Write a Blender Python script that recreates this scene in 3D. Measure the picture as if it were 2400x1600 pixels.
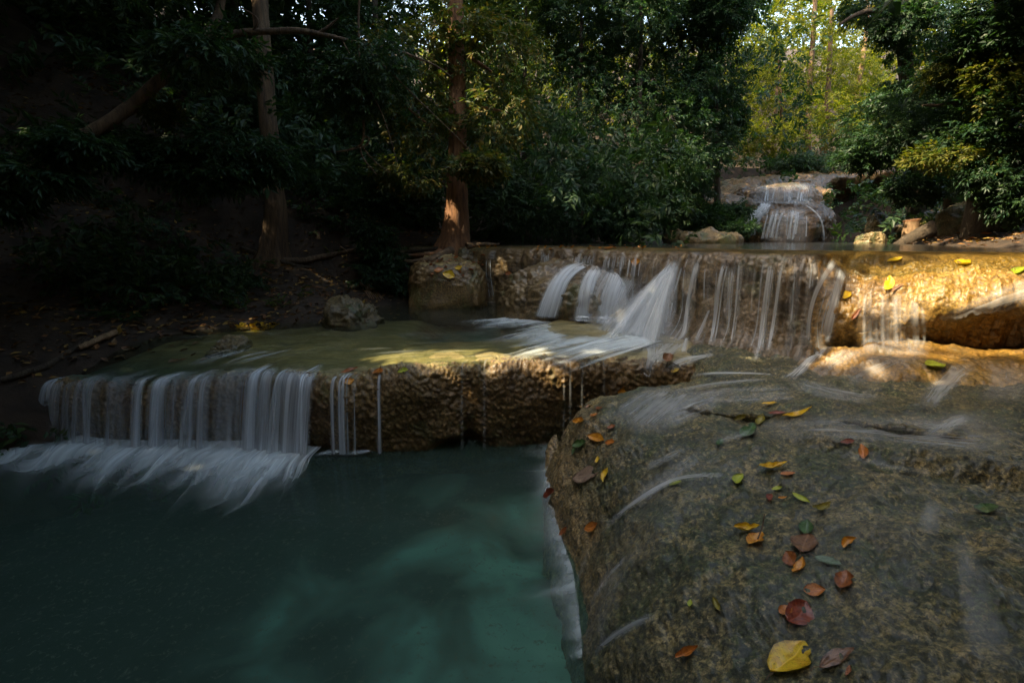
import bpy, math, random
import numpy as np
from mathutils import Vector
from mathutils.bvhtree import BVHTree

for _o in list(bpy.data.objects):
    bpy.data.objects.remove(_o)
scene = bpy.context.scene
COL = scene.collection
R = math.radians

# ------------------------------------------------------------------ camera, sky, sun, exposure
PITCH = math.atan(240 / 1200)
CAM_Z = 2.0
cd = bpy.data.cameras.new('camera')
cam = bpy.data.objects.new('camera', cd)
COL.objects.link(cam)
cd.sensor_width = 36.0
cd.lens = 18.0
cd.clip_start = 0.05
cd.clip_end = 400
cam.location = (0, 0, CAM_Z)
cam.rotation_euler = (math.pi / 2 - PITCH, 0, 0)
scene.camera = cam

SUN = np.array([-0.62, -0.25, 0.74]); SUN /= np.linalg.norm(SUN)
SUN_EL = math.asin(SUN[2]); SUN_ROT = math.atan2(SUN[0], SUN[1])
world = bpy.data.worlds.new('World')
scene.world = world
world.use_nodes = True
wn = world.node_tree.nodes; wl = world.node_tree.links
for n in list(wn): wn.remove(n)
sky = wn.new('ShaderNodeTexSky'); sky.sky_type = 'NISHITA'; sky.sun_disc = False
sky.sun_elevation = SUN_EL; sky.sun_rotation = SUN_ROT
bg = wn.new('ShaderNodeBackground'); bg.inputs['Strength'].default_value = 0.15
wo = wn.new('ShaderNodeOutputWorld')
sky.dust_density = 3.0; sky.air_density = 1.0
warm_tint = wn.new('ShaderNodeMix'); warm_tint.data_type = 'RGBA'; warm_tint.blend_type = 'MULTIPLY'
warm_tint.inputs[0].default_value = 1.0; warm_tint.inputs[7].default_value = (1.0, 0.90, 0.72, 1)   # warm filter against the bluish cast of the sky
wl.new(sky.outputs[0], warm_tint.inputs[6]); wl.new(warm_tint.outputs[2], bg.inputs[0]); wl.new(bg.outputs[0], wo.inputs[0])

sl = bpy.data.lights.new('sun', 'SUN'); sl.energy = 2.0; sl.angle = R(0.5); sl.color = (1.0, 0.83, 0.55)
so = bpy.data.objects.new('sun', sl); COL.objects.link(so)
so.rotation_euler = Vector(SUN.tolist()).to_track_quat('Z', 'Y').to_euler()

scene.view_settings.view_transform = 'Standard'
scene.view_settings.look = 'None'
scene.view_settings.exposure = 3.05
scene.view_settings.gamma = 1.0
scene.render.engine = 'CYCLES'
cy = scene.cycles
cy.max_bounces = 7; cy.diffuse_bounces = 3; cy.glossy_bounces = 3; cy.transmission_bounces = 4
cy.transparent_max_bounces = 32
cy.caustics_reflective = False; cy.caustics_refractive = False
cy.sample_clamp_indirect = 4.0
cy.use_denoising = True

# ------------------------------------------------------------------ helpers
_cp, _sp = math.cos(PITCH), math.sin(PITCH)
def ray(px, py):
    px = np.asarray(px, float); py = np.asarray(py, float)
    dx = (px - 1200) / 1200; dy = (800 - py) / 1200
    return np.stack([dx, _cp + dy * _sp, -_sp + dy * _cp], -1)
def at_z(px, py, z):
    d = ray(px, py); t = (z - CAM_Z) / d[..., 2]
    return d * np.expand_dims(t, -1) + [0, 0, CAM_Z]
def at_y(px, py, Y):
    d = ray(px, py); t = np.asarray(Y, float) / d[..., 1]
    return d * np.expand_dims(t, -1) + [0, 0, CAM_Z]

_G = np.array([(1,1,0),(-1,1,0),(1,-1,0),(-1,-1,0),(1,0,1),(-1,0,1),(1,0,-1),(-1,0,-1),(0,1,1),(0,-1,1),(0,1,-1),(0,-1,-1),(1,1,0),(-1,1,0),(0,-1,1),(0,-1,-1)], float)
def perlin(P, seed=0):
    P = np.asarray(P, float); i = np.floor(P).astype(np.int64); f = P - i
    u = f * f * f * (f * (f * 6 - 15) + 10); out = 0
    for dx in (0, 1):
        for dy in (0, 1):
            for dz in (0, 1):
                h = ((i[..., 0] + dx) * 73856093) ^ ((i[..., 1] + dy) * 19349663) ^ ((i[..., 2] + dz) * 83492791) ^ (seed * 2654435 + 12345)
                h = (h ^ (h >> 13)) * 1274126177; h = (h ^ (h >> 16)) & 15
                g = _G[h]
                d = g[..., 0] * (f[..., 0] - dx) + g[..., 1] * (f[..., 1] - dy) + g[..., 2] * (f[..., 2] - dz)
                w = (u[..., 0] if dx else 1 - u[..., 0]) * (u[..., 1] if dy else 1 - u[..., 1]) * (u[..., 2] if dz else 1 - u[..., 2])
                out = out + w * d
    return out
def fbm(P, octs=4, seed=0, gain=0.5):
    P = np.asarray(P, float); s = 0; a = 1
    for k in range(octs):
        s = s + a * perlin(P, seed + k); P = P * 2.03 + 3.1; a *= gain
    return s
def sstep(x, a, b):
    t = np.clip((np.asarray(x, float) - a) / (b - a), 0, 1); return t * t * (3 - 2 * t)

def raw_mesh(name, V, F, mat=None, parent=None, smooth=True, uv=None, attr=None):
    """V (n,3), F (m,k) -> one mesh object"""
    V = np.asarray(V, np.float32).reshape(-1, 3); F = np.asarray(F, np.int32)
    me = bpy.data.meshes.new(name)
    me.vertices.add(len(V)); me.vertices.foreach_set('co', V.ravel())
    k = F.shape[1]
    me.loops.add(F.size); me.loops.foreach_set('vertex_index', F.ravel())
    me.polygons.add(len(F)); me.polygons.foreach_set('loop_start', np.arange(0, F.size, k, dtype=np.int32))
    me.polygons.foreach_set('use_smooth', np.full(len(F), smooth))
    if uv is not None:
        l = me.uv_layers.new(name='UVMap'); l.data.foreach_set('uv', np.asarray(uv, np.float32)[F.ravel()].ravel())
    for nm, a in (attr or {}).items():
        at = me.attributes.new(nm, 'FLOAT', 'POINT'); at.data.foreach_set('value', np.asarray(a, np.float32).ravel())
    me.update(); me.validate()
    o = bpy.data.objects.new(name, me); COL.objects.link(o)
    if mat: me.materials.append(mat)
    if parent: o.parent = parent
    return o
def grid_faces(nu, nv, wrap=False):
    i = np.arange(nu if wrap else nu - 1)[:, None]; j = np.arange(nv - 1)[None, :]
    i2 = (i + 1) % nu
    return np.stack([i * nv + j, i2 * nv + j, i2 * nv + j + 1, i * nv + j + 1], -1).reshape(-1, 4)
def grid_normals(G, ref):
    du = np.gradient(G, axis=0); dv = np.gradient(G, axis=1)
    n = np.cross(du, dv); n /= np.linalg.norm(n, axis=-1, keepdims=True) + 1e-9
    if np.sum(n * ref) < 0: n = -n
    return n
BVH = {}
def add_bvh(key, G):
    nu, nv = G.shape[:2]
    BVH[key] = BVHTree.FromPolygons(G.reshape(-1, 3).tolist(), grid_faces(nu, nv).tolist())
def tag(o, label=None, cat=None, group=None, kind=None):
    if label: o['label'] = label
    if cat: o['category'] = cat
    if group: o['group'] = group
    if kind: o['kind'] = kind
    return o
def thing(name, loc, label, cat, group=None):
    o = bpy.data.objects.new(name, None); COL.objects.link(o); o.location = [float(c) for c in loc]
    o.empty_display_size = 0.1
    bpy.context.view_layer.update()
    return tag(o, label, cat, group)
def child(o, root):
    o.parent = root
    o.matrix_parent_inverse = root.matrix_basis.inverted()
    return o
def smooth_curve(P, n, it=4):
    P = np.asarray(P, float)
    for _ in range(it):
        Q = np.empty((2 * len(P) - 2 + 2, P.shape[1])); Q[0] = P[0]; Q[-1] = P[-1]
        Q[1:-1:2] = .75 * P[:-1] + .25 * P[1:]; Q[2:-1:2] = .25 * P[:-1] + .75 * P[1:]
        P = Q
    s = np.r_[0, np.cumsum(np.linalg.norm(np.diff(P, axis=0), axis=1))]
    t = np.linspace(0, s[-1], n)
    return np.stack([np.interp(t, s, P[:, k]) for k in range(P.shape[1])], -1)

# ------------------------------------------------------------------ node materials
def new_mat(name):
    m = bpy.data.materials.new(name); m.use_nodes = True
    nt = m.node_tree
    for n in list(nt.nodes): nt.nodes.remove(n)
    out = nt.nodes.new('ShaderNodeOutputMaterial')
    return m, nt, out
class NB:
    def __init__(s, nt): s.nt = nt
    def n(s, t, **kw):
        x = s.nt.nodes.new('ShaderNode' + t)
        for k, v in kw.items():
            if k.startswith('_'): setattr(x, k[1:], v)
        return x
    def link(s, a, b): s.nt.links.new(a, b)
    def val(s, inp, v):
        if hasattr(v, 'is_output'): s.link(v, inp)
        else: inp.default_value = v
    def coord(s, kind='Object'): return s.n('TexCoord').outputs[kind]
    def mapping(s, vec, scale=(1, 1, 1), loc=(0, 0, 0), rot=(0, 0, 0)):
        m = s.n('Mapping'); s.link(vec, m.inputs[0]); m.inputs['Scale'].default_value = scale
        m.inputs['Location'].default_value = loc; m.inputs['Rotation'].default_value = rot
        return m.outputs[0]
    def noise(s, vec, scale, detail=4, rough=.55, dist=0.0):
        x = s.n('TexNoise'); s.link(vec, x.inputs['Vector']); x.inputs['Scale'].default_value = scale
        x.inputs['Detail'].default_value = detail; x.inputs['Roughness'].default_value = rough; x.inputs['Distortion'].default_value = dist
        return x.outputs[0]
    def voro(s, vec, scale, feature='F1'):
        x = s.n('TexVoronoi', _feature=feature); s.link(vec, x.inputs['Vector']); x.inputs['Scale'].default_value = scale
        return x.outputs[0]
    def ramp(s, fac, stops):
        x = s.n('ValToRGB'); cr = x.color_ramp
        while len(cr.elements) < len(stops): cr.elements.new(.5)
        for e, (p, c) in zip(cr.elements, stops):
            e.position = p; e.color = (*c, 1) if len(c) == 3 else c
        s.link(fac, x.inputs[0]); return x.outputs[0]
    def maprange(s, v, a, b, c=0.0, d=1.0):
        x = s.n('MapRange'); x.interpolation_type = 'SMOOTHSTEP'; s.link(v, x.inputs[0])
        for i, q in zip((1, 2, 3, 4), (a, b, c, d)): x.inputs[i].default_value = q
        return x.outputs[0]
    def mix(s, fac, a, b, mode='MIX'):
        x = s.n('Mix', _data_type='RGBA', _blend_type=mode)
        s.val(x.inputs[0], fac)
        s.val(x.inputs[6], a if hasattr(a, 'is_output') else (*a, 1)); s.val(x.inputs[7], b if hasattr(b, 'is_output') else (*b, 1))
        return x.outputs[2]
    def math(s, op, a, b=0.0, clamp=False):
        x = s.n('Math', _operation=op); x.use_clamp = clamp; s.val(x.inputs[0], a); s.val(x.inputs[1], b); return x.outputs[0]
    def bump(s, h, strength, dist=0.02, normal=None):
        x = s.n('Bump'); s.link(h, x.inputs['Height']); x.inputs['Strength'].default_value = strength; x.inputs['Distance'].default_value = dist
        if normal is not None: s.link(normal, x.inputs['Normal'])
        return x.outputs[0]
    def attr(s, name): 
        x = s.n('Attribute'); x.attribute_name = name; return x.outputs['Fac']

def rock_mat(name, dark, mid, light, algae=None, algae_amt=0.5, rough=.5, coat=.25, streak=.4, fine=70, bump=.6, blotch=1.3, flow=False, bed=None):
    m, nt, out = new_mat(name); b = NB(nt); co = b.coord()
    big = b.noise(co, blotch, 6, .6, .6)
    col = b.ramp(big, [(.30, dark), (.5, mid), (.72, light)])
    if algae is not None:
        am = b.noise(b.mapping(co, (1, 1, 1), (7, 3, 1)), blotch * 1.9, 8, .68, .8)
        col = b.mix(b.maprange(am, .62 - .25 * algae_amt, .72 - .2 * algae_amt), col, algae)
    if streak:
        st = b.noise(b.mapping(co, (9, 9, .7)), 1.6, 5, .6)
        col = b.mix(b.math('MULTIPLY', b.maprange(st, .38, .7), streak), col, tuple(c * .35 for c in dark))
    if flow:
        fl = b.noise(b.mapping(co, (1.0, 6.5, 2), (0, 0, 0), (0, 0, R(-38))), 2.2, 6, .65, .5)
        col = b.mix(.8, col, b.ramp(fl, [(.3, (.22, .24, .2)), (.5, (.48, .5, .46)), (.68, (.82, .78, .66))]), 'OVERLAY')
        pk = b.noise(b.mapping(co, (1, 1, 1), (1, 4, 8)), 38, 3, .6, .3)
        col = b.mix(b.maprange(pk, .50, .56, 0, .8), col, (.020, .024, .014))
        col = b.mix(b.maprange(pk, .44, .39, 0, .6), col, (.26, .205, .10))
        ox = b.n('SeparateXYZ'); b.link(co, ox.inputs[0])     # bare tan lime along the pool edge of the rock
        ef = b.math('ADD', ox.outputs[0], b.math('MULTIPLY', b.noise(co, 2.6, 6, .7), 1.5))
        ef = b.math('MULTIPLY', b.maprange(ef, 1.55, 1.05), b.maprange(ox.outputs[1], 1.9, 3.0))
        col = b.mix(b.math('MULTIPLY', ef, .75), col, b.ramp(b.noise(co, 24, 6, .75), [(.38, (.09, .06, .03)), (.5, (.30, .20, .085)), (.64, (.44, .32, .16))]))
        gv = b.noise(b.mapping(co, (1, 1, 1), (3, 9, 2)), 17, 7, .78, .7)
        col = b.mix(b.maprange(gv, .50, .60, 0, .85), col, (.022, .028, .018))
        gt = b.noise(b.mapping(co, (1, 1, 1), (13, 2, 5)), 15, 7, .78, .6)
        col = b.mix(b.maprange(gt, .58, .68, 0, .6), col, (.21, .17, .085))
    sp = b.noise(co, fine, 4, .7)
    col = b.mix(.75, col, b.ramp(sp, [(.38, (.14, .135, .12)), (.5, (.47, .47, .46)), (.63, (.97, .92, .82))]), 'OVERLAY')
    if bed is not None:      # tan algae and lime bed; sunlit gold of level tops put into its colour
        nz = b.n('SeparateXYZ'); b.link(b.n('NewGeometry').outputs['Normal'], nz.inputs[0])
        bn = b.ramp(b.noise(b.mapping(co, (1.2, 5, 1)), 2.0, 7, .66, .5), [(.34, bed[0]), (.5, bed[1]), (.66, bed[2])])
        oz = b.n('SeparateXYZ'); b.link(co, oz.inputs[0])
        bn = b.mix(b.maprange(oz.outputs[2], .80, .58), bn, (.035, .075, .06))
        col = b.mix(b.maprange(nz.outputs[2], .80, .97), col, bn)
    sp2 = b.voro(co, fine * .45)
    h = b.math('ADD', b.noise(co, fine * .8, 6, .7), b.math('MULTIPLY', sp2, .7))
    p = b.n('BsdfPrincipled'); b.link(col, p.inputs['Base Color'])
    b.link(b.maprange(b.noise(co, 6, 3), .3, .7, rough - .15, rough + .2), p.inputs['Roughness'])
    p.inputs['Coat Weight'].default_value = coat; p.inputs['Coat Roughness'].default_value = .22
    b.link(b.bump(h, bump, .012), p.inputs['Normal'])
    b.link(p.outputs[0], out.inputs[0]); return m

def simple_mat(name, c1, c2, scale=8, rough=.7, bump=.4, stretch=(1, 1, 1), c3=None):
    m, nt, out = new_mat(name); b = NB(nt); co = b.mapping(b.coord(), stretch)
    n = b.noise(co, scale, 7, .62, .3)
    st = [(.32, c1), (.62, c2)] + ([(.8, c3)] if c3 else [])
    p = b.n('BsdfPrincipled'); b.link(b.ramp(n, st), p.inputs['Base Color']); p.inputs['Roughness'].default_value = rough
    b.link(b.bump(b.noise(co, scale * 4, 6, .65), bump, .02), p.inputs['Normal'])
    b.link(p.outputs[0], out.inputs[0]); return m

def leaf_mat(name, cols, trans=.35, rough=.45):
    """per-leaf colour from the cols list, partly translucent"""
    m, nt, out = new_mat(name); b = NB(nt)
    r = b.n('NewGeometry').outputs['Random Per Island']
    col = b.ramp(r, [((i + .5) / len(cols), c) for i, c in enumerate(cols)])
    p = b.n('BsdfPrincipled'); b.link(col, p.inputs['Base Color']); p.inputs['Roughness'].default_value = rough; p.inputs['Specular IOR Level'].default_value = .28
    t = b.n('BsdfTranslucent'); b.link(b.mix(1.0, col, (1.5, 1.7, .55), 'MULTIPLY'), t.inputs[0])
    mx = b.n('MixShader'); mx.inputs[0].default_value = trans
    b.link(p.outputs[0], mx.inputs[1]); b.link(t.outputs[0], mx.inputs[2]); b.link(mx.outputs[0], out.inputs[0])
    return m

def water_mat(name, tint, rough=.07, ripple=.15, scale=(1.2, 3, 1), ior=1.33, milk=None):
    m, nt, out = new_mat(name); b = NB(nt); co = b.mapping(b.coord(), scale)
    nrm = b.bump(b.noise(co, 4, 5, .6, .4), ripple, .03)
    tr = b.n('BsdfTransparent'); tr.inputs[0].default_value = (*tint, 1)
    gl = b.n('BsdfGlossy'); gl.inputs['Roughness'].default_value = rough; b.link(nrm, gl.inputs['Normal'])
    fr = b.n('Fresnel'); fr.inputs['IOR'].default_value = ior; b.link(nrm, fr.inputs['Normal'])
    body = tr
    if milk:
        df = b.n('BsdfDiffuse'); df.inputs[0].default_value = (*milk[1], 1)
        body = b.n('MixShader'); body.inputs[0].default_value = milk[0]; b.link(tr.outputs[0], body.inputs[1]); b.link(df.outputs[0], body.inputs[2])
    mx = b.n('MixShader'); b.link(fr.outputs[0], mx.inputs[0]); b.link(body.outputs[0], mx.inputs[1]); b.link(gl.outputs[0], mx.inputs[2])
    b.link(mx.outputs[0], out.inputs[0]); return m

def silk_mat(name, col=(.78, .83, .88), streak=14.0, lo=.24, hi=.70, along=.45, gain=1.15):
    """long-exposure white water: opacity = painted point attribute x streaks that run along the flow (uv in metres: x across, y along)"""
    m, nt, out = new_mat(name); b = NB(nt)
    uv = b.coord('UV')
    s1 = b.noise(b.mapping(uv, (streak, along, 1)), 1.0, 6, .62, .25)
    s2 = b.noise(b.mapping(uv, (streak * 4.2, along * 1.5, 1), (3, 5, 0)), 1.0, 3, .6)
    s = b.math('ADD', b.math('MULTIPLY', s1, .68), b.math('MULTIPLY', s2, .32))
    a = b.math('MULTIPLY', b.maprange(s, lo, hi), b.attr('alpha'))
    a = b.math('MULTIPLY', a, gain, True)
    d = b.n('BsdfDiffuse'); d.inputs[0].default_value = (*col, 1)
    t = b.n('BsdfTranslucent'); t.inputs[0].default_value = (*col, 1)
    m1 = b.n('MixShader'); m1.inputs[0].default_value = .45; b.link(d.outputs[0], m1.inputs[1]); b.link(t.outputs[0], m1.inputs[2])
    tr = b.n('BsdfTransparent')
    m2 = b.n('MixShader'); b.link(a, m2.inputs[0]); b.link(tr.outputs[0], m2.inputs[1]); b.link(m1.outputs[0], m2.inputs[2])
    b.link(m2.outputs[0], out.inputs[0]); return m

M = {}
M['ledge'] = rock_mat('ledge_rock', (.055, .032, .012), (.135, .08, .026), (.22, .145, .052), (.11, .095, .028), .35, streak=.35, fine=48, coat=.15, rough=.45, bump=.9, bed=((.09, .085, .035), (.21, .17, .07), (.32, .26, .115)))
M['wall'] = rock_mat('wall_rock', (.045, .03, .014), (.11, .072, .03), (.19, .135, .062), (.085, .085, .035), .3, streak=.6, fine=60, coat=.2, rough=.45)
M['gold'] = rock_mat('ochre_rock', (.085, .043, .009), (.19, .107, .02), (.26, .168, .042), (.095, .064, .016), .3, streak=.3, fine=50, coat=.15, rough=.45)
M['dome'] = rock_mat('wet_algae_rock', (.045, .045, .025), (.12, .103, .048), (.26, .20, .09), (.055, .07, .028), .65, streak=0, fine=75, coat=.2, rough=.5, blotch=1.7, bump=1.0, flow=True)
M['boulder'] = rock_mat('brown_rock', (.045, .035, .018), (.11, .08, .035), (.20, .145, .06), (.05, .06, .02), .5, streak=.3, fine=40, coat=.1, rough=.6)
M['far_rock'] = rock_mat('far_rock', (.04, .024, .010), (.12, .070, .026), (.25, .145, .045), (.05, .05, .02), .3, streak=.5, fine=18, coat=.15, rough=.45, blotch=.6)
M['ground'] = simple_mat('forest_soil', (.012, .008, .005), (.042, .025, .013), 3.5, .9, .8, c3=(.03, .028, .014))
M['bark'] = simple_mat('bark', (.05, .032, .02), (.17, .105, .055), 7, .85, 1.0, (3, 3, .5), c3=(.24, .17, .10))
M['bark_red'] = simple_mat('reddish_bark', (.09, .04, .018), (.27, .125, .05), 7, .8, 1.0, (3, 3, .5), c3=(.33, .18, .08))
M['bark_dark'] = simple_mat('dark_bark', (.02, .015, .01), (.07, .05, .03), 6, .9, 1.0, (3, 3, .5))
M['bark_pale'] = simple_mat('pale_bark', (.13, .075, .035), (.30, .19, .10), 9, .8, .6, (3, 3, .7))
M['lower_water'] = water_mat('lower_pool_water', (.62, .86, .78), .12, .12, (1.0, 2.2, 1), milk=(.30, (.075, .125, .10)))
M['mid_water'] = water_mat('mid_pool_water', (.86, .90, .80), .20, .12, (1.0, 2.5, 1), milk=(.07, (.16, .19, .12)))
M['upper_water'] = water_mat('upper_pool_water', (.6, .65, .55), .12, .1, (1, 1, 1))
M['silk'] = silk_mat('falling_white_water')
M['veil'] = silk_mat('thin_water_veil', (.66, .69, .72), 9, .28, .75, .8, 1.5)
M['foam'] = silk_mat('white_foam', (.80, .86, .88), 5.5, .20, .62, .7, 1.15)
M['mist'] = silk_mat('soft_foam', (.80, .86, .88), 3.0, .15, .60, 1.2, 1.1)
# ------------------------------------------------------------------ ground
BANK_L = np.array([(-6.2, -8), (-6.0, 2), (-5.3, 4.5), (-4.75, 5.2), (-4.2, 6.0), (-3.5, 6.75), (-2.7, 7.1), (-2.4, 8.7), (-1.7, 9.5), (-1.0, 10.0), (-.5, 11.3), (2, 13), (4.5, 16), (6.5, 18), (7, 22), (7, 90)], float)
BANK_R = np.array([(4.2, -8), (5.2, 2), (5.8, 5), (6.3, 7), (7.7, 9.5), (9.5, 12.5), (12.5, 16.5), (14, 22), (14, 90)], float)
WALL_PTS = [(900, 9.9), (1000, 9.7), (1130, 9.35), (1200, 9.0), (1300, 8.3), (1450, 7.2), (1560, 6.2), (1650, 5.6), (1800, 5.15), (1930, 4.85), (2050, 4.6), (2200, 4.35), (2400, 4.1), (2600, 3.95), (2900, 3.8), (3300, 3.7)]
RIM_Z = 1.88
WALL_XY = np.array([at_y(p, 0, Y)[:2] * 0 + [((p - 1200) / 1200) * (Y * _cp + .12 * _sp), Y] for p, Y in WALL_PTS])
def sdist(X, Y, poly):
    best = np.full(X.shape, 1e9); sg = np.ones(X.shape)
    for a, b in zip(poly[:-1], poly[1:]):
        e = b - a; t = np.clip(((X - a[0]) * e[0] + (Y - a[1]) * e[1]) / (e @ e), 0, 1)
        qx = X - a[0] - t * e[0]; qy = Y - a[1] - t * e[1]; d = np.hypot(qx, qy)
        cr = e[0] * qy - e[1] * qx
        upd = d < best - 1e-9
        best = np.where(upd, d, best); sg = np.where(upd, np.sign(cr) + (cr == 0), sg)
    return best * sg
def ground_z(X, Y):
    X = np.asarray(X, float); Y = np.asarray(Y, float)
    dl = sdist(X, Y, BANK_L); dr = -sdist(X, Y, BANK_R); dw = sdist(X, Y, WALL_XY)
    bed = np.where(Y < 6.3, -.95, .25)
    bed = bed + (1.62 - bed) * sstep(dw, 1.0, 1.6)
    el = np.interp(Y, [-8, 4.2, 5.0, 5.8, 7, 9.3, 10.2, 19, 22, 90], [-.05, -.02, .55, .86, .9, .98, 1.88, 1.95, 2.2, 3])
    er = np.interp(Y, [-8, 2, 4.2, 6, 19, 22, 90], [.85, .95, 1.8, 1.9, 1.95, 2.2, 3])
    g = lambda d: np.where(d < 0, 1.1 * d, .30 * np.minimum(d, 1.8) + .62 * np.clip(d - 1.8, 0, 7) + .42 * np.clip(d - 8.8, 0, 30))
    gr = lambda d: np.where(d < 0, 1.1 * d, .25 * np.minimum(d, 2.2) + .55 * np.clip(d - 2.2, 0, 7) + .42 * np.clip(d - 9.2, 0, 30))
    far = 1.7 + 3.2 * sstep(Y, 20.5, 22.5) + .42 * np.clip(Y - 24, 0, 60)
    far = np.where(Y > 19.5, far, -9)
    h = np.maximum(np.maximum(bed, el + g(dl)), np.maximum(er + gr(dr), far))
    h = h + 1.1 * np.clip(-7 - Y, 0, 14)            # unseen ground raised behind the viewpoint to block sky fill
    P = np.stack([X, Y, X * 0], -1)
    amp = .35 * sstep(np.maximum(dl, dr), 0, 2.5) + .05
    return h + amp * fbm(P * .7, 4, 5) + .05 * fbm(P * 3.1, 3, 9)
gx = np.r_[np.linspace(-70, -13, 60)[:-1], np.linspace(-13, 15, 330), np.linspace(15, 75, 60)[1:]]
gy = np.r_[np.linspace(-35, -4, 30)[:-1], np.linspace(-4, 25, 320), np.linspace(25, 90, 80)[1:]]
GX, GY = np.meshgrid(gx, gy, indexing='ij')
GG = np.stack([GX, GY, ground_z(GX, GY)], -1)
tag(raw_mesh('ground', GG, grid_faces(len(gx), len(gy)), M['ground']), kind='structure')
add_bvh('ground', GG)

# ------------------------------------------------------------------ middle ledge (front lip over the lower pool)
LIP = np.array([(-300, 912, 1000), (-120, 908, 1000), (60, 902, 1003), (140, 896, 1015), (260, 892, 1032), (400, 892, 1034), (500, 886, 1036), (600, 874, 1040), (700, 880, 1048), (760, 890, 1052), (840, 884, 1054), (940, 868, 1052), (1050, 858, 1048), (1200, 850, 1038), (1350, 845, 1032), (1480, 846, 1030), (1650, 850, 1026), (1800, 852, 1024)], float)
def lip_at(u):
    yl = np.interp(u, LIP[:, 0], LIP[:, 1]); yb = np.interp(u, LIP[:, 0], LIP[:, 2])
    b = at_z(u, yb, 0.0); l = at_y(u, yl, b[..., 1]); u_ = np.asarray(u, float); wv = sstep(-u_, -1000, -700)
    l[..., 1] += wv * .16 * perlin(np.stack([u_ / 75, 0 * u_, 0 * u_], -1), 15); l[..., 2] += (wv * .8 + .2) * .045 * perlin(np.stack([u_ / 38, 0 * u_ + 4, 0 * u_], -1), 16); return l
def prof(pts, n):
    return smooth_curve(np.array(pts, float), n, 3)
nu, nv = 820, 230
U = np.linspace(-300, 1800, nu)
lip = lip_at(U)
k = np.ones(31) / 31
for c in range(3): lip[:, c] = np.convolve(np.pad(lip[:, c], 15, 'edge'), k, 'valid')
lip_curve = lip.copy()
Gl = np.empty((nu, nv, 3))
deep = 1 - sstep(U, 1180, 1380)
for i in range(nu):
    z = lip[i, 2]; dp = deep[i]
    dp2 = float(sstep(U[i], 820, 960)) * dp
    pts = [(-5.2, .40 * dp + .9 * (1 - dp)), (-3.4, (.74 - .28 * dp2) * dp + .95 * (1 - dp)), (-2.2, (.80 - .22 * dp2) * dp + .93 * (1 - dp)), (-1.2, .825 * dp + .91 * (1 - dp)), (-.5, min(z + .05, .835) * dp + .87 * (1 - dp)), (-.22, z + .015), (-.06, z - .005), (.02, z - .06), (.05, z - .18), (.05, z * .55), (.02, z * .3), (-.03, 0.02), (-.12, -.15), (-.4, -.6)]
    p = prof(pts, 600)
    # more resolution on the face than on the flat top
    w = np.where(p[:, 0] < -.4, .22, 1.0); s = np.cumsum(w); s = (s - s[0]) / (s[-1] - s[0])
    t = np.linspace(0, 1, nv); o = np.interp(t, s, p[:, 0]); zz = np.interp(t, s, p[:, 1])
    Gl[i, :, 0] = lip[i, 0]; Gl[i, :, 1] = lip[i, 1] - o; Gl[i, :, 2] = zz
LEDGE_SMOOTH = Gl.copy()
P = Gl.copy()
n = grid_normals(Gl, np.array([0, -1, .6]))
face = sstep(Gl[..., 1], lip[:, 1][:, None] + .22, lip[:, 1][:, None] + .02)
big = .09 * fbm(P * [1.1, 1.1, 1.3], 3, 21) + .022 * fbm(P * 4.2, 3, 22)
nod = .036 * np.abs(perlin(P * [17, 17, 24], 23)) + .030 * np.abs(perlin(P * [33, 33, 46], 24)) + .010 * np.abs(perlin(P * [60, 60, 80], 25))
uu = U[:, None]
# two lobes with a dark notch between them, at the water line
notch = np.exp(-((uu - 1098) / 16) ** 2) * sstep(Gl[..., 2], .5, .05) * .10 + sstep(np.abs(uu - 1075), 85, 10) * sstep(Gl[..., 2], .17, .03) * .30
lobe = .07 * np.sin((uu - 700) / 400 * math.pi) * ((uu > 700) & (uu < 1100)) + .06 * np.sin((uu - 1100) / 300 * math.pi) * ((uu > 1100) & (uu < 1400))
Gl = Gl + n * ((big * .8 + nod) * (.10 + .90 * face) + (lobe - notch) * face)[..., None]
Gl[..., 2] += (1 - face) * .02 * fbm(P * [2.5, 1.2, 1], 3, 30)
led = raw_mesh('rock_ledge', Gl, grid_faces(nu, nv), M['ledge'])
tag(led, 'long brown travertine ledge holding the middle pool above the turquoise pool', 'rock ledge', kind='thing')
add_bvh('ledge', Gl); add_bvh('ledge_s', LEDGE_SMOOTH)

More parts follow.
